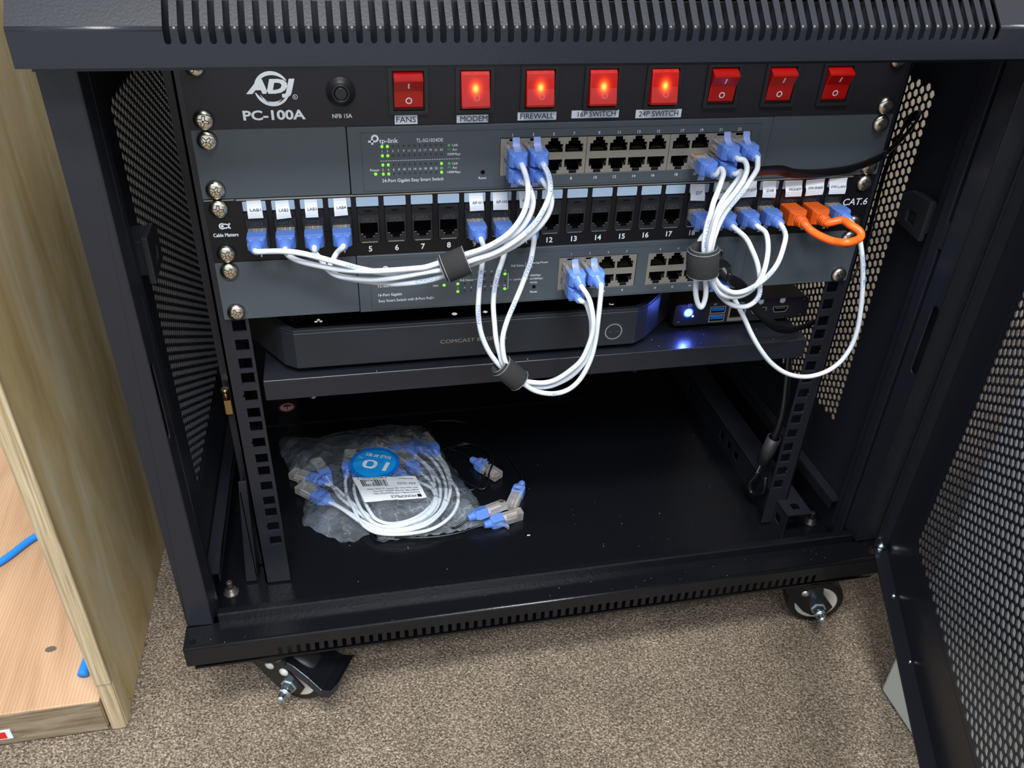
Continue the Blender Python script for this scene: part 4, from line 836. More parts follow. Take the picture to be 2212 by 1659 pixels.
# ================================================================ SHELF, MODEM, MINI COMPUTER
SH = thing('rack_shelf', 'black steel rack shelf with a folded front edge, holding the gateway and mini computer', 'shelf', (0, 0, -250))
s_ = MB(); s_.box(-222.4, 222.4, 0, 265, -234, -232.4); s_.box(-222.4, 222.4, 0, 1.4, -250.2, -233)
s_.box(-222.4, -221, 1, 265, -250, -233); s_.box(221, 222.4, 1, 265, -250, -233); s_.build('shelf_tray', BLACK, SH, bevel=.9, seg=3)
for x in (-192, 95):
    b = MB(); b.cyl((x, 60, -234.5), (x, 60, -284), 2.2, n=12); b.lathe((x, 60, -280), (x, 60, -290), [(0, 4.6), (.5, 4.9), (1, 3.4)], 12); b.build('hanging_bolt', ZINC, SH)
MO = thing('modem', 'flat dark grey business gateway with chamfered corners on the left of the shelf', 'modem', (-60, 60, -232))
plan = [(-196.5, 5), (69, 5), (80, 12), (112, 44), (112, 190), (-236, 190), (-236, 62), (-206, 12)]
b = MB(); b.plate(plan, [], XY, -227, -196.6); b.build('case', GREYD, MO, bevel=1.0, seg=3)
pin = [(-195, 9.5), (68, 9.5), (77, 16), (106, 46), (106, 186), (-229, 186), (-229, 64), (-202, 17)]
rim = MB(); rim.plate(plan, [pin], XY, -196.6, -194.2); rim.build('raised_rim', GREYD, MO, bevel=.6)
g = MB(); g.plate(pin, [], XY, -196.5, -195.9); g.build('gloss_top', GLOSSB, MO)
g = MB(); 
for x, y in ((-194, 24), (-178.3, 20), (-75.6, 18), (-51.5, 18), (50.9, 18)):
    if x == -194:
        for k in range(3):
            for q in range(2): g.disc((x-3+3*k, y+2+q*3, -195.7), .9, 1, up=(0, 1, 0), n=8, ri=.5)
        g.disc((x, y+3.4, -195.75), 5.6, 1, up=(0, 1, 0), n=24, ri=5.2)
    elif x == -178.3:
        for a, c in ((0, 2), (-1.8, 0), (1.8, 0)): g.disc((x+a, y+c*1.3, -195.7), 1.2, 0, up=(0, 1, 0), n=12)
    elif x == -75.6: g.disc((x, y, -195.7), 2.1, 0, up=(0, 1, 0), n=16)
    elif x == -51.5: g.disc((x, y, -195.7), 2.2, 0, up=(0, 1, 0), n=4)
    else: g.disc((x, y, -195.7), 2.2, 0, up=(0, 1, 0), n=14, ri=1, a0=180, a1=330)
g.build('indicator_icons', [LEDW, DIMP], MO)
t = MB(); t.text('COMCAST BUSINESS', (-62.5, 4.85, -212.0), 3.2, 52, bold=.004); t.build('lettering', mat('bronze_print', (.20, .17, .14), .4), MO)
t = MB(); t.disc((50.5, 4.8, -214), 7.3, 0, ri=6.2, n=40); t.box(46, 49, 4.75, 4.8, -214.3, -213.8, 1); t.box(52, 55, 4.75, 4.8, -214.3, -213.8, 1); t.build('button_ring', [mat('ring_grey', (.16, .18, .20), .4), DIMP], MO)
t = MB()
for x in (-190, 60): t.cyl((x, 16, -227.2), (x, 16, -232.3), 5, n=16)
for x in (-190, 60): t.cyl((x, 170, -227.2), (x, 170, -232.3), 5, n=16)
t.build('rubber_feet', RUBBER, MO)
NU = thing('mini_computer', 'small black fanless computer with a glowing blue power button beside the gateway', 'computer', (172, 80, -232))
yn = 28
b = MB(); b.plate(rrect(111, 232.5, -227, -206.5, 3.5), [], XZ, yn, yn+2.4); b.build('front_plate', PANELB, NU, bevel=.4)
b = MB(); b.box(113, 230.5, yn+2.4, 150, -226, -207); b.build('case', PANELB, NU, bevel=.6)
b = MB()
for x in (118, 225): b.cyl((x, 40, -226), (x, 40, -232.3), 4, n=14)
for x in (118, 225): b.cyl((x, 140, -226), (x, 140, -232.3), 4, n=14)
b.build('rubber_feet', RUBBER, NU)
for x, z in ((115.3, -224.2), (228.3, -224.6), (228.5, -209.3)): b = MB(); b.lathe((x, yn, z), (x, yn-1, z), [(0, 1.9), (.7, 1.7), (1, .8)], 14); b.build('case_screw', PLASB, NU)
b = MB(); b.lathe((123.3, yn, -214.8), (123.3, yn-1.2, -214.8), [(0, 2.6), (.6, 2.4), (1, 1.6)], 20); b.build('power_button', LEDB, NU)
b = MB(); b.disc((123.3, yn-.15, -214.8), 4.2, 0, n=28, ri=2.7); b.build('led_glow_halo', LEDHALO, NU)  # emissive ring drawn as the LED's halo, not a part of the case
b = MB(); b.disc((127.8, yn-.2, -218.4), .7, 0, n=12); b.build('drive_light', LEDB, NU)
def usb(z):
    b = MB(); x0, x1 = 142.6, 156.6
    b.plate([(x0, z-3.6), (x1, z-3.6), (x1, z+3.2), (x0, z+3.2)], [[(x0+.8, z-2.9), (x1-.8, z-2.9), (x1-.8, z+2.5), (x0+.8, z+2.5)]], XZ, yn-.6, yn-.1, 0)
    b.box(x0+.8, x1-.8, yn-.1, yn, z-2.9, z+2.5, 1); b.box(x0+1.6, x1-1.6, yn-.5, yn-.2, z-.9, z+1.9, 2)
    for k in range(5): b.box(x0+2.6+k*1.9, x0+3.4+k*1.9, yn-.6, yn-.4, z-.2, z+.8, 1)
    b.build('usb_socket', [JACKM, CAV, USBB], NU)
usb(-213.6); usb(-221.6)
b = MB(); x0, x1, z0, z1 = 159.5, 175.5, -225.5, -211.5
b.plate([(x0, z0), (x1, z0), (x1, z1), (x0, z1)], [[(x0+1.6, z0+3), (x1-1.6, z0+3), (x1-1.6, z1-1.5), (x0+1.6, z1-1.5)]], XZ, yn-.6, yn-.1, 0); b.box(x0+1, x1-1, yn-.1, yn, z0+2, z1-1, 1)
for k in range(8): b.box(x0+3.4+k*1.1, x0+3.9+k*1.1, yn-.5, yn-.2, z0+3.1, z0+4.3, 2)
b.build('network_socket', [JACKM, CAV, GOLD], NU)
for x in (187.5, 207.5):
    b = MB(); w_ = 7; O = [(x-w_+2, -220.2), (x+w_-2, -220.2), (x+w_, -217.4), (x+w_, -214.4), (x-w_, -214.4), (x-w_, -217.4)]
    I = [(x+(a-x)*.90, -217.3+(c+217.3)*.80) for a, c in O]
    b.plate(O, [I], XZ, yn-.4, yn-.05, 0); b.plate(I, [], XZ, yn-.1, yn-.02, 1); b.box(x-4.5, x+4.5, yn-.3, yn-.1, -216.6, -216.1, 0); b.build('display_socket', [JACKM, CAV], NU)
t = MB(); ty = yn-.12
t.disc((123.8, ty, -207.8+.0), 1.7, 0, ri=1.35, n=24, a0=-235, a1=55); t.box(123.65, 123.95, ty-.02, ty, -207.8, -205.7)
t.text('SS', (146.5, ty, -208.4), 1.8, 3.6, shear=.3); t.text('COM', (170, ty, -208.8), 1.7, 5.5)
for x in (188, 208): t.plate([(x-2.4, -210.6), (x+2.4, -210.6), (x+2.4, -207), (x-2.4, -207)], [], XZ, ty-.02, ty); t.box(x-1.4, x+1.4, ty-.02, ty, -211.4, -210.9)
t.build('white_lettering', GREYP, NU)
b = MB(); b.tube([(226, 60, -207), (224.5, 60, -196), (223, 60, -180)], .9, 8); b.build('antenna_lead', BRASS, NU)
# ================================================================ NEIGHBOURS
PW = thing('plywood_cabinet', 'worn varnished plywood cabinet standing on the carpet left of the black rack', 'cabinet', (-420, 100, FLOOR))
b = MB(); b.box(-375.5, -364, -72, 560, FLOOR, 320); b.build('side_panel', PLY, PW, bevel=.8)
b = MB(); b.box(-376, -363.2, -76, -71.8, -456.5, 320); b.build('front_edge', PLYE, PW, bevel=1.6, seg=3)
b = MB(); b.box(-375.8, -364.2, -74.5, -71.8, FLOOR, -457); b.build('front_edge', PLYE, PW, bevel=1.6, seg=3)
b = MB(); b.box(-900, -377.5, -74, 555, -511, -476.6); b.build('bottom_board', BOARD, PW, bevel=1.2)
b = MB(); b.box(-900, -377.7, -75.2, -73.9, -512, -477.4); b.build('board_front_edge', BOARDE, PW, bevel=.4)
b = MB(); b.box(-900, -376, 555, 565, FLOOR, 320); b.build('back_board', PLY, PW)
b = MB(); b.box(-470, -447.5, -75.9, -75.1, -505, -494, 0); b.box(-470, -451.5, -76.0, -75.8, -504, -496, 1); b.build('torn_sticker', [PAPER, REDK], PW)
b = MB(); b.lathe((-427.5, -14, -476.9), (-427.5, -14, -476.1), [(0, 3.2), (1, 3)], 9, sy=1.5); b.build('wood_knot', mat('dark_knot', (.10, .08, .06), .7), PW)
BCB = MB(); BCB.tube(smooth_path([(-560, 55, -473), (-502, 92, -473), (-473, 128, -473), (-430, 150, -471), (-392, 110, -470), (-386, 40, -470), (-391, -22, -470), (-393, -44, -471), (-393.4, -50, -471.4)], 8), 3.5, 12, rf=lambda q: 3.5 if q < .6 else 3.5+min(1, (q-.6)/.3)*.7)
tag(BCB.build('blue_cable', BLUEC), 'bright blue cable lying on the bare bottom board inside the plywood cabinet', 'cable')
WB = MB(); WB.box(285.5, 700, -640, -150, FLOOR, 120)
tag(WB.build('floor_box', BOXW, bevel=3), 'off-white box on the carpet behind the open perforated door', 'box')

# ================================================================ PLUGS
def plug_meshes(bootm, tabm, clearm, corem, key, ytip):
    cl = MB(); cl.box(-5.8, 5.8, -10, ytip, -3.9, 3.9, 0); cl.box(-3, 3, ytip-3 if ytip < 6 else -10+2, ytip if ytip < 6 else 2, 3.9, 5.2, 0)
    for k in range(8): cl.box(-3.9+k*1.02, -3.4+k*1.02, ytip-4.5, ytip-.8, -4.1, -2.0, 1)
    for k in range(4): cl.box(-3.2+k*1.7, -2.3+k*1.7, -9, ytip-5 if ytip > 6 else ytip-1, -1.6, -.6, 2 if k % 2 else 3)
    cl.box(-2.4, 2.4, -10, -5, -1.9, 2.0, 3)
    bt = MB(); 
    bt.hexa([(-6.3, -8.4, -4.9), (6.3, -8.4, -4.9), (6.3, -8.4, 4.9), (-6.3, -8.4, 4.9), (-6.2, -17.5, -4.9), (6.2, -17.5, -4.9), (6.2, -17.5, 4.9), (-6.2, -17.5, 4.9)])
    bt.hexa([(-6.2, -17.5, -4.9), (6.2, -17.5, -4.9), (6.2, -17.5, 4.9), (-6.2, -17.5, 4.9), (-4.6, -21.2, -4.3), (4.6, -21.2, -4.3), (4.6, -21.2, 3.9), (-4.6, -21.2, 3.9)])
    nk = MB(); pr = []
    for k in range(5):
        t = k/5; r = 4.7-1.5*t; pr += [(t, r), (t+.12, r), (t+.13, r-.75), (t+.19, r-.75)]
    pr += [(1, 3.1)]
    nk.lathe((0, -20, 0), (0, -28.2, 0), pr, 18, 0)
    tb = MB(); n = 9; vs = []; fs = []
    for i in range(n):
        t = i/(n-1); a = math.radians(-10+95*t); y = -15.5+9.5*math.sin(a)*.9; z = 4.6+7.2*(1-math.cos(a)); wv = 2.5-.2*t
        for xx in (-wv, wv):
            for q in (0, .9): vs.append((xx, y-q*math.sin(a), z-q*math.cos(a)*.6+.3))
    for i in range(n-1):
        o = i*4; fs += [(o, o+4, o+6, o+2), (o+1, o+3, o+7, o+5), (o, o+1, o+5, o+4), (o+2, o+6, o+7, o+3)]
    fs += [(0, 2, 3, 1), ((n-1)*4, (n-1)*4+1, (n-1)*4+3, (n-1)*4+2)]
    tb.add(vs, fs, 0, True)
    return dict(c=cl.mesh('plug', [clearm, GOLD, corem[0], corem[1]]), b=bt.mesh('boot', [bootm]), n=nk.mesh('strain_relief', [bootm]), t=tb.mesh('latch_guard', [tabm]))
WIRE = (mat('orange_conductor', (.8, .25, .06), .4), mat('white_conductor', (.8, .82, .85), .4))
BK = mat('black_boot', (.007, .007, .008), .3)
ORB = mat('orange_boot', (.80, .12, .012), .35)
KINDS = {'blue': plug_meshes(BOOT, BOOTL, CLEAR, WIRE, 'blue', 5), 'loose': plug_meshes(BOOT, BOOTL, CLEAR, WIRE, 'loose', 12),
         'black': plug_meshes(BK, BK, PLASB, (PLASB, PLASB), 'black', 5)}
def orange_plug():
    b = MB(); b.hexa([(-6.3, -1.5, -5.6), (6.3, -1.5, -5.6), (6.3, -1.5, 5.4), (-6.3, -1.5, 5.4), (-6.9, -18, -6.0), (6.9, -18, -6.0), (6.9, -18, 5.8), (-6.9, -18, 5.8)])
    b.hexa([(-6.9, -18, -6.0), (6.9, -18, -6.0), (6.9, -18, 5.8), (-6.9, -18, 5.8), (-4.6, -22, -4.6), (4.6, -22, -4.6), (4.6, -22, 4.4), (-4.6, -22, 4.4)])
    n = MB(); pr = []
    for k in range(6): t = k/6; r = 5.2-1.3*t; pr += [(t, r), (t+.09, r), (t+.1, r-.7), (t+.16, r-.7)]
    n.lathe((0, -17, 0), (0, -28.5, 0), pr+[(1, 3.8)], 18, 0)
    c = MB(); c.box(-5.8, 5.8, -2, 5, -3.9, 3.9); c.box(-3, 3, -12, -2, 5.4, 7.0)
    return dict(c=c.mesh('plug', [ORB]), b=b.mesh('boot', [ORB]), n=n.mesh('strain_relief', [ORB]))
KINDS['orange'] = orange_plug(); KINDS['bagged'] = {k: v for k, v in KINDS['loose'].items() if k != 't'}
def put_plug(root, kind, M):
    """M: plug frame in rack millimetres (local +y points into the socket)"""
    K = KINDS[kind]; ro = Vector(root['o_'])
    Mm = Matrix.Translation((M.translation-ro)*.001) @ M.to_3x3().to_4x4()
    o = bpy.data.objects.new('plug', K['c']); COL.objects.link(o); o.parent = root; o.matrix_local = Mm
    for key, nm, bv in (('b', 'boot', .9), ('n', 'strain_relief', 0), ('t', 'latch_guard', .2)):
        if key in K:
            c = bpy.data.objects.new(nm, K[key]); COL.objects.link(c); c.parent = o
            if bv:
                m = c.modifiers.new('bevel', 'BEVEL'); m.width = bv*.001; m.segments = 3; m.limit_method = 'ANGLE'; m.angle_limit = math.radians(35)
    return o
def frame(loc, d, up=(0, 0, 1)):
    y = Vector(d).normalized(); z = (Vector(up)-y*Vector(up).dot(y)).normalized(); x = y.cross(z)
    M = Matrix((x, y, z)).transposed().to_4x4(); M.translation = Vector(loc); return M
def sock(x, z, dy, up, yaw=0, pitch=0):
    a = math.radians(yaw); p = math.radians(pitch)
    return frame((x, dy, z), (math.sin(a), math.cos(a)*math.cos(p), math.sin(p)), (0, 0, up))
def cable(label, path, plugs, cordm=CORD, r=1.85, group=None, kind='blue', flat=None, rr=None, name='patch_cable', printing=()):
    c = Vector(path[len(path)//2]); root = thing(name, label, 'cable', tuple(c), group)
    m = MB(); sp_path = smooth_path(path, 7); m.tube(sp_path, rr or r, 12, flat=flat)
    for s0, tx in printing:
        S_ = [0.0]
        for a_, b_ in zip(sp_path, sp_path[1:]): S_.append(S_[-1]+(b_-a_).length)
        def fn(a_, b_, s0=s0):
            d_ = s0+a_; i = 0
            while i < len(S_)-2 and S_[i+1] < d_: i += 1
            t_ = (d_-S_[i])/max(1e-6, S_[i+1]-S_[i]); p_ = sp_path[i].lerp(sp_path[i+1], t_)
            tg = (sp_path[min(i+2, len(sp_path)-1)]-sp_path[max(i-1, 0)]).normalized(); o_ = Vector((0, -.85, .55)); o_ = (o_-tg*o_.dot(tg)).normalized()
            sd = o_.cross(tg); w_ = b_/r; return tuple(p_+(o_*math.cos(w_)+sd*math.sin(w_))*(r+.13))
        m.text(tx, (0, 0, 0), 1.7, 2.05*len(tx), 1, fn=fn)
    m.build('cord', [cordm, BLUEP] if printing else cordm, root)
    for M in plugs: put_plug(root, kind, M)
    return root
PZ_ = -114.0
def pcol(n): return px[n-1]
def tcol(n): k = (n-1)//2; return -39.2+14.1*(k % 4)+59.75*(k//4)+.05
def s6(n): k = (n-1)//2; return 7.7+14.2*(k % 4)+69.0*(k//4)
def tp(n): return sock(tcol(n), -61.8 if n % 2 else -72.4, -7, 1 if n % 2 else -1)
def sp(n): return sock(s6(n), -151.1 if n % 2 else -161.7, -7, 1 if n % 2 else -1)
def pp(n): return sock(pcol(n), PZ_, -1, -1)
def ends(path, a=None, b=None):
    """let the cord run straight out of each strain relief"""
    out = list(path)
    if a is not None: t = a @ Vector((0, -24, 0)); t2 = a @ Vector((0, -29.5, 0)); out = [tuple(t), tuple(t2)]+out[1:]
    if b is not None: t = b @ Vector((0, -24, 0)); t2 = b @ Vector((0, -29.5, 0)); out = out[:-1]+[tuple(t2), tuple(t)]
    return out
G = 'white patch cables with blue boots in the rack'
for key, pn, tn, lb in (('lab1_tp', 1, 1, 'white patch cable running from the LAB1 socket, leftmost of all, to switch socket 1'),
                        ('lab2_tp', 2, 2, 'white patch cable running from the LAB2 socket to lower switch socket 2'),
                        ('lab3_tp', 3, 3, 'white patch cable running from the LAB3 socket to switch socket 3'),
                        ('lab4_tp', 4, 4, 'white patch cable leaving the LAB4 socket, lowest of the left bundle')):
    cable(lb, ends(CORDS[key], pp(pn), tp(tn)), [pp(pn), tp(tn)], group=G, printing={'lab1_tp': ((70, '24AWG'),), 'lab2_tp': ((205, '4PAIRS'),), 'lab3_tp': ((170, 'UTP PATCH'), (203, 'CONFORMS TO')), 'lab4_tp': ((90, 'CMX(UL)'),)}[key])
for key, pn, sn, lb in (('p9', 9, 2, 'white patch cable hanging from patch panel socket 9 labelled AP-H1'),
                        ('p10', 10, 1, 'white patch cable hanging from patch panel socket 10 labelled AP-H2'),
                        ('p11', 11, 3, 'white patch cable hanging from socket 11 to the rightmost plug of the lower left trio')):
    cable(lb, ends(CORDS[key], pp(pn), sp(sn)), [pp(pn), sp(sn)], group=G, printing={'p9': ((32, '4PAIRS'), (58, 'CMX(UL)')), 'p10': ((36, 'CM 24AWG'),), 'p11': ((26, 'CMX(UL)'), (56, 'C(UL)'), (150, '11801'))}[key])
for key, pn, tn, lb in (('p18', 18, 20, 'white patch cable from the D7 socket, with the small hanging loop under the strap'),
                        ('p19', 19, 22, 'white patch cable from the D6 socket, lowest of the three arcs beside the upright strap'),
                        ('p20', 20, 21, 'white patch cable from patch panel socket 20, middle arc right of the strap'),
                        ('p21', 21, 23, 'white patch cable from the socket labelled DVR to switch socket 23')):
    cable(lb, ends(CORDS[key], pp(pn), tp(tn)), [pp(pn), tp(tn)], group=G, printing={'p18': ((112, 'E171'), (130, 'MR(UL) CM')), 'p19': ((62, 'E171MR'),), 'p20': (), 'p21': ((50, '24AWG'), (66, '11801'), (165, 'CONFORMS'))}[key])
cable('white patch cable from the FW.LAN socket hanging in the biggest loop at the right', ends(CORDS['p24'], pp(24), sp(16)), [pp(24), sp(16)], group=G, printing=((50, 'ISO/IEC 11801'),))
cable('short thick orange patch cable looping between the MODEM and FW.WAN sockets', ends(CORDS['orange'], pp(22), pp(23)), [pp(22), pp(23)], cordm=CORDO, r=2.9, kind='orange')
A = tp(24); Bm = sp(15)
fa = [tuple(A @ Vector((0, -24, 0))), tuple(A @ Vector((2, -29, -1)))]+CORDS['flat_a'][2:]+FLATMID+CORDS['flat_b'][1:-1]+[tuple(Bm @ Vector((0, -29, 0))), tuple(Bm @ Vector((0, -24, 0)))]
cable('black flat patch cable curving over the right rack ear and down past the mini computer', fa, [A, Bm], cordm=CORDB, kind='black', flat=(0, -.25, 1), rr=(3.9, .9))

# ================================================================ HOOK AND LOOP STRAPS
def strap(label, a, b, r, over=.35):
    a = Vector(a); b = Vector(b); m = MB(); L = (b-a)
    m.lathe(a, b, [(0, r-1.3), (0, r), (1, r), (1, r-1.3), (0, r-1.3)], 40, 0, cap=False)
    m.lathe(a+L*.10, b+L*.04, [(0, r), (0, r+1.3), (.02, r+1.5), (.98, r+1.5), (1, r+1.3), (1, r)], 40, 0, cap=False)
    ro = thing('cable_strap', label, 'cable tie', tuple((a+b)/2), 'black hook-and-loop straps around cable bundles')
    m.build('wrapped_band', VELC, ro)
    m = MB()
    for f_, q in ((0, r-.2), (.10, r+1.4), (1.03, r+1.4), (1, r-.2)):
        c = a+L*f_; m.lathe(c-L.normalized()*.35, c+L.normalized()*.35, [(0, q), (.5, q+.35), (1, q)], 40, 0, cap=False)
    m.build('stitched_edge_highlights', VELE, ro)
    # loose tail lying over the outer turn
    t = MB(); ax = L.normalized(); u = ax.cross(Vector((0, 1, 0))).normalized(); v = ax.cross(u); n = 14; vs = []; fs = []
    for i in range(n):
        w = math.radians(200+110*i/(n-1)); hw = .36*L.length*(1-.8*max(0, (i-10)/3)**2)
        rad = r+2.2+.2*i/n
        for k, q in ((-hw, 0), (hw, 0), (hw, -1.1), (-hw, -1.1)):
            vs.append(tuple((a+b)/2+L*.12+ax*k+u*((rad+q)*math.cos(w))+v*((rad+q)*math.sin(w))))
    for i in range(n-1):
        for k in range(4): fs.append((i*4+k, i*4+(k+1) % 4, i*4+4+(k+1) % 4, i*4+4+k))
    fs += [(0, 1, 2, 3), tuple((n-1)*4+k for k in (3, 2, 1, 0))]
    t.add(vs, fs, 0, True); t.build('loose_tail', VELC, ro)
strap('black fabric strap around the four LAB cables in front of the lower switch', T1A, T1B, 8.2)
strap('black fabric strap around three cables hanging in front of the shelf edge', T2A, T2B, 7.2)
strap('wide black fabric strap around the upright cable bundle at the right', T3A, T3B, 9.2)

# ================================================================ BAG OF CABLES ON THE FLOOR PAN
FP = -445
def seg_d(p, a, b):
    ax, ay = a; bx_, by = b; dx, dy = bx_-ax, by-ay; t = max(0, min(1, ((p[0]-ax)*dx+(p[1]-ay)*dy)/(dx*dx+dy*dy+1e-9)))
    return math.hypot(p[0]-ax-t*dx, p[1]-ay-t*dy)
OUT = BAG_OUT
def dist_in(x, y): return min(seg_d((x, y), OUT[i], OUT[(i+1) % len(OUT)]) for i in range(len(OUT)))
def hz(x, y):
    d = dist_in(x, y); e = min(1, d/16)
    n1 = noise.noise(Vector((x*.045, y*.045, 3))); n2 = 1-abs(noise.noise(Vector((x*.06+5, y*.06, 9))))*2.2
    n3 = noise.noise(Vector((x*.13, y*.13, 1)))
    flat = 1.0 if not (-175 < x < -95 and 65 < y < 160) else .35
    return FP+1.2+18.5*(1-math.exp(-d/13))+e*flat*(2.4*n1+2.2*max(0, n2-.5)*2+.25*n3)
BG = thing('plastic_bag', 'clear crinkled plastic bag of white cables with a round blue 10 PC sticker', 'bag', (-150, 120, FP))
o2 = []
for i in range(len(OUT)):
    a = OUT[i]; b = OUT[(i+1) % len(OUT)]; L = math.hypot(b[0]-a[0], b[1]-a[1]); k = max(1, int(L/3))
    for q in range(k): o2.append((a[0]+(b[0]-a[0])*q/k, a[1]+(b[1]-a[1])*q/k))
cx_, cy_ = -148, 118; NR = 34
def bagsheet(top):
    m = MB(); n = len(o2); vs = [(cx_, cy_, hz(cx_, cy_) if top else FP+.6)]; fs = []
    for r_ in range(1, NR+1):
        for (x, y) in o2:
            f_ = r_/NR; X = cx_+(x-cx_)*f_; Y_ = cy_+(y-cy_)*f_
            z = hz(X, Y_) if top else FP+.6+ (1.2 if r_ == NR else 0)
            if r_ == NR: z = FP+1.6+1.4*math.sin(x*.5)+1.2*math.cos(y*.4)
            vs.append((X, Y_, z))
    for k in range(n): fs.append((0, 1+k, 1+(k+1) % n))
    for r_ in range(NR-1):
        for k in range(n): fs.append((1+r_*n+k, 1+(r_+1)*n+k, 1+(r_+1)*n+(k+1) % n, 1+r_*n+(k+1) % n))
    m.add(vs, fs, 0, True); return m
bagsheet(True).build('upper_film', FILM, BG, fix=False)
bagsheet(False).build('lower_film', FILM, BG, fix=False)
def dec(cx, cy, r, h=.35, lift=None):
    R = Vector(r).normalized(); U = Vector((-R.y, R.x))
    def f(a, b):
        x = cx+R.x*a+U.x*b; y = cy+R.y*a+U.y*b; return (x, y, (hz(x, y) if lift is None else lift(x, y))+h)
    return f
sf = dec(-143.2, 130, (-.91, .41)); s_ = MB()
for rad, mi, hh in ((25.5, 0, .4), (21.6, 1, .55)):
    f = dec(-143.2, 130, (-.91, .41), hh); vs = [f(0, 0)]; fs = []
    for k in range(1, 8):
        for q in range(48): w = 2*math.pi*q/48; vs.append(f(rad*k/7*math.cos(w), rad*k/7*math.sin(w)))
    for q in range(48): fs.append((0, 1+q, 1+(q+1) % 48))
    for k in range(6):
        for q in range(48): fs.append((1+k*48+q, 1+(k+1)*48+q, 1+(k+1)*48+(q+1) % 48, 1+k*48+(q+1) % 48))
    s_.add(vs, fs, mi, True)
f = dec(-143.2, 130, (-.91, .41), 1.0)
def shf(ox, oy, ff): return lambda a, b: ff(a+ox, b+oy)
s_.text('10', None, 17, 29, 2, fn=shf(-2, 2.5, f), bold=.03) if 0 else None
def ttext(mb, txt, ox, oy, h, width, mi, ff, bold=0, shear=0): mb.text(txt, (0, 0, 0), h, width, mi, bold=bold, shear=shear, fn=shf(ox, oy, ff))
ttext(s_, '10', -2, 3.4, 14, 27, 2, f, .012); ttext(s_, 'SOLD AS SET', 0, -11.5, 4.0, 27, 2, f, .02); ttext(s_, 'PC.', 17, -4.5, 3.0, 5.5, 2, f)
s_.build('round_sticker', [STKB, STKL, PAPER], BG, fix=False)
q0, q1, q2, q3 = Vector((-104.3, 102.6)), Vector((-166.2, 110.3)), Vector((-156.1, 75)), Vector((-96.3, 70.1))   # seen from the reader's side: bottom left, bottom right, top right, top left
def lf(hh):
    def g(a, b):       # a 0..62 left to right, b 0..33 bottom to top
        p = q0.lerp(q1, a/62).lerp(q3.lerp(q2, a/62), b/33); return (p.x, p.y, hz(p.x, p.y)+hh)
    return g
g = lf(.5); s_ = MB(); vs = []; fs = []
for i in range(17):
    for j in range(9): vs.append(g(62*i/16, 33*j/8))
for i in range(16):
    for j in range(8): fs.append((i*9+j, i*9+9+j, i*9+10+j, i*9+j+1))
s_.add(vs, fs, 0, True); g = lf(.95)
s_.text('MONOPRICE', (0, 0, 0), 3.4, 25, 1, align='l', fn=shf(9.5, 29, g), bold=.01)
s_.add([g(4, 27), g(8, 27), g(8, 31), g(4, 31)], [(0, 1, 2, 3)], 1)
for k, (tx, wd_) in enumerate((('Monoprice SlimRun Cat6A Ethernet Patch Cable -', 47), ('Snagless RJ45, Stranded, 550MHz, UTP, Pure', 45), ('Bare Copper Wire, 10G, 30AWG, 1ft, White, 10-Pack', 50))):
    s_.text(tx, (0, 0, 0), 1.9, wd_, 1, align='l', fn=shf(4, 24.4-3.3*k, g), bold=.005)
s_.text('P/N 15152', (0, 0, 0), 3.0, 17.5, 1, align='l', fn=shf(4, 11.2, g)); s_.text('Made in Philippines', (0, 0, 0), 1.6, 14, 1, align='l', fn=shf(4, 4.5, g))
s_.text('8 89028 05232 9', (0, 0, 0), 2.1, 29, 1, align='l', fn=shf(29, 2.2, g))
random.seed(3); a = 31
while a < 56:
    wv = random.choice((.4, .4, .7, 1.0)); s_.add([g(a, 4.6), g(a+wv, 4.6), g(a+wv, 13.5), g(a, 13.5)], [(0, 1, 2, 3)], 1); a += wv+random.choice((.4, .5, .8))
s_.build('printed_label', [PAPER, INK], BG, fix=False)
t = MB(); R_ = (-.985, .17)
f = dec(-92, 166, R_, .6); t.text('WARNING:', (0, 0, 0), 4.2, 21, 0, align='l', fn=shf(8, -4, f), bold=.03)
t.text('To avoid danger of suffocation, keep this bag', (0, 0, 0), 2.4, 72, 0, align='l', fn=shf(32, -3.5, f), bold=.02)
t.text('away from babies and children. Do not use in', (0, 0, 0), 2.4, 74, 0, align='l', fn=shf(10, -10.5, f), bold=.02)
t.text('cribs, beds, carriages or playpens.', (0, 0, 0), 2.4, 60, 0, align='l', fn=shf(24, -17, f), bold=.02)
tri = [(-4, -11), (6, -11), (1, -1)]
for i in range(3):
    a = tri[i]; b = tri[(i+1) % 3]; c = ((a[0]-1)*.75+1, (a[1]+7.6)*.75-7.6); d = ((b[0]-1)*.75+1, (b[1]+7.6)*.75-7.6)
    t.add([f(a[0], a[1]), f(b[0], b[1]), f(d[0], d[1]), f(c[0], c[1])], [(0, 1, 2, 3)])
t.text('!', (0, 0, 0), 5, None, 0, fn=shf(1, -7.5, f), bold=.03)
t.build('printed_warning', INK, BG, fix=False)

def lying(p_end, p_prev, up=(0, 0, 1)):
    d = Vector(p_end)-Vector(p_prev); d.z *= .3; d.normalize(); return frame(Vector(p_end)+d*25, d, up)
bag_lb = {'a': 'white cable inside the bag, innermost of the right-hand arcs', 'b': 'white cable inside the bag ending beside the blue round sticker', 'c': 'white cable inside the bag ending lowest in the left bag corner',
 'd': 'white cable inside the bag ending in the middle of the left plug trio', 'e': 'white cable inside the bag, outermost arc along its right side', 'f': 'white cable inside the bag running up left of the round sticker', 'g': 'white cable inside the bag passing beneath the printed white label'}
for i, (k, pts) in enumerate(BAGCORDS.items()):
    pts = [(a, b, FP+5.3+(c+437)*.55) for a, b, c in pts]
    cable(bag_lb[k], pts, [lying(pts[0], pts[1]), lying(pts[-1], pts[-2])], kind='bagged', group='white cables inside the plastic bag', r=1.75)
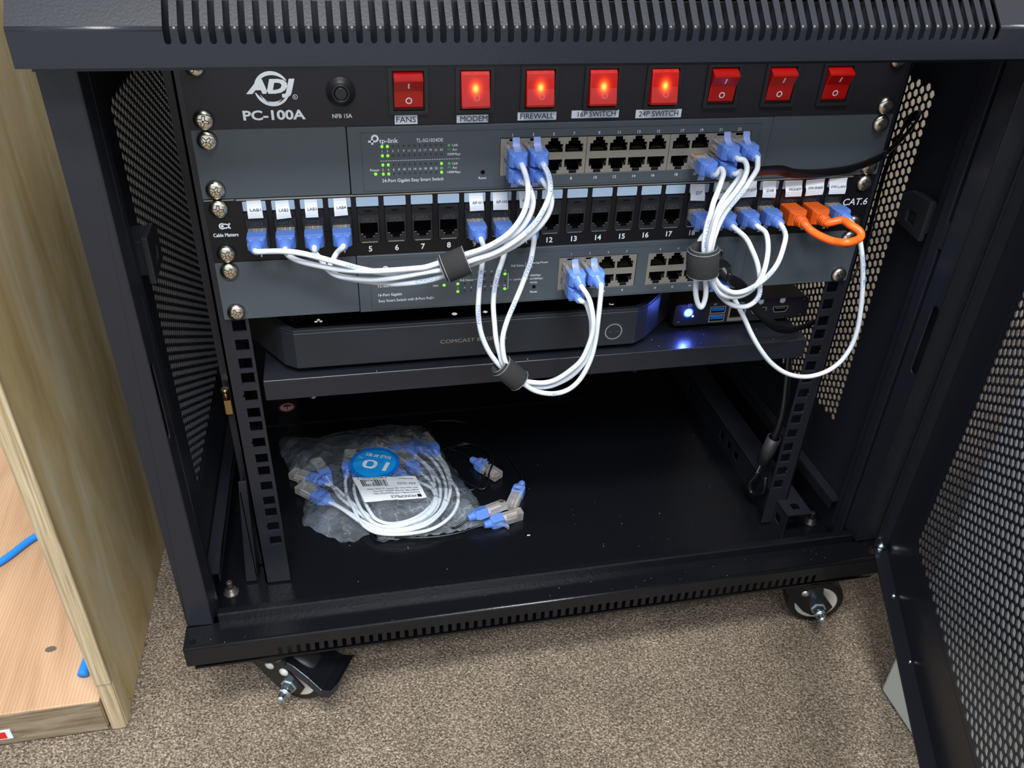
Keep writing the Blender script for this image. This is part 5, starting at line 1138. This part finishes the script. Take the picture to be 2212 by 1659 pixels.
# slim black cables lying loose
def two(a, b): a = Vector(a); b = Vector(b); d = (b-a).normalized(); return frame(a+d*28, d)
P1 = frame((-41.3, 139, -439.5)+0*Vector((0, 0, 0)) if 0 else Vector((-41.3, 139, -439.5))+Vector((26, -36.5, 0)).normalized()*28, (26, -36.5, 0))
P2 = frame(Vector((3.9, 93, -439.5))+Vector((-18.5, -35, 0)).normalized()*28, (-18.5, -35, 0))
P3 = frame(Vector((-60, 43.5, -433.5))+Vector((40, 13, 1.5)).normalized()*28, (40, 13, 1.5), (.1, -.5, -1))
P4 = frame(Vector((-45, 38, -440))+Vector((42, 10.5, 0)).normalized()*28, (42, 10.5, 0), (.2, -1, -.1))
t1 = tuple(P1 @ Vector((0, -26, 0))); t2 = tuple(P2 @ Vector((0, -26, 0))); t3 = tuple(P3 @ Vector((0, -26, 0))); t4 = tuple(P4 @ Vector((0, -26, 0)))
cable('slim black cable arching behind the bag to the rightmost loose blue plug', [t1, (-52, 156, -442), (-63.7, 166, -442), (-80, 190, -442), (-86, 209, -442), (-74.7, 215.7, -442), (-61.4, 215.9, -442), (-45.8, 212, -442), (-32.7, 204, -442), (-17.2, 185.3, -442), (-8.4, 161, -442), (0, 137.6, -442), (4.3, 117.1, -442), (6.3, 106.5, -441), t2],
      [P1, P2], cordm=CORDB, r=1.1, kind='loose', group='slim black cables with blue plugs beside the bag')
cable('slim black cable running under the bag with two plugs crossed at its right corner', [t3, (-75, 40, -441), (-85, 60, -443), (-60, 92, -443), (-45, 94.7, -442.5), (-34.5, 109.2, -442), (-24.5, 124.3, -434), (-22.4, 137, -433), (-24.2, 149.7, -438), (-29.9, 161.6, -442), (-45, 172, -442.5), (-62, 160, -443), (-66, 130, -443), (-38, 93, -442.5), (-26.7, 111.8, -436), (-20.5, 125.1, -432), (-21.9, 138.5, -433), (-40, 170, -443), (-95, 150, -443.3), (-150, 80, -443.3), (-150, 40, -443), (-131.9, 38.2, -442.6), (-114.4, 34.6, -442.6), (-92.4, 32.6, -442.6), (-69.7, 34.2, -442.4), (-53.8, 38, -441.5), t4],
      [P3, P4], cordm=CORDB, r=1.1, kind='loose', group='slim black cables with blue plugs beside the bag')

# black cord bundled at the right rear behind the rail
ro = thing('looped_cord', 'black cord with a grey wrap and shiny twist behind the right mounting rail', 'cord', (230, 30, -430))
m = MB(); m.tube(smooth_path(PCORD[:4], 6), 3.4, 12, rr if 0 else 0, flat=None); m.build('cord', CORDB, ro)
a, b = Vector(PCORD[2]), Vector(PCORD[3]); d = (b-a); m = MB(); m.lathe(a-d*.3, b+d*.35, [(0, 5.4), (0, 6.6), (1, 6.6), (1, 5.4)], 24, cap=False); m.build('grey_wrap', mat('dark_grey_wrap', (.028, .028, .032), .45), ro)
m = MB(); m.tube(smooth_path([PCORD[3], PCORD[4], PCORD[5]], 5), 2.6, 8, flat=(0, -1, .3), rf=lambda q: (1.0, 3.4)); m.build('shiny_twist', ZINC, ro)
m = MB(); m.tube(smooth_path([PCORD[4], (PCORD[5][0]-2, PCORD[5][1], PCORD[5][2]), (PCORD[6][0], PCORD[6][1], max(PCORD[6][2], FP+4)), PCORD[7], PCORD[8]], 6), 2.6, 10); m.build('looped_end', CORDB, ro)

# lint and dust specks on the floor pan
sp_ = MB(); random.seed(11)
for k in range(46):
    x = random.uniform(-210, 215); y = random.uniform(-20, 150); s_ = random.uniform(.1, .28); sp_.box(x-s_, x+s_, y-s_, y+s_, -445, -444.95)
for k in range(26):
    x = random.uniform(-290, 290); y = random.uniform(-88, -70); s_ = random.uniform(.1, .2); sp_.box(x-s_, x+s_, y-s_, y+s_, -411, -410.95)
for k in range(40):
    x = random.uniform(-215, 215); y = random.uniform(2, 30); s_ = random.uniform(.12, .35)
    if x > 84 or x < -200 or y < 4: sp_.box(x-s_, x+s_, y-s_, y+s_, -232.4, -232.2)
sp_.box(-6, -3, 22, 23, -445, -444.5)
tag(sp_.build('dust_specks', GREYP, None), 'pale dust specks scattered over the black floor pan and shelf', 'dust', kind='stuff')
for o in bpy.data.objects:
    if 'o_' in o: del o['o_']
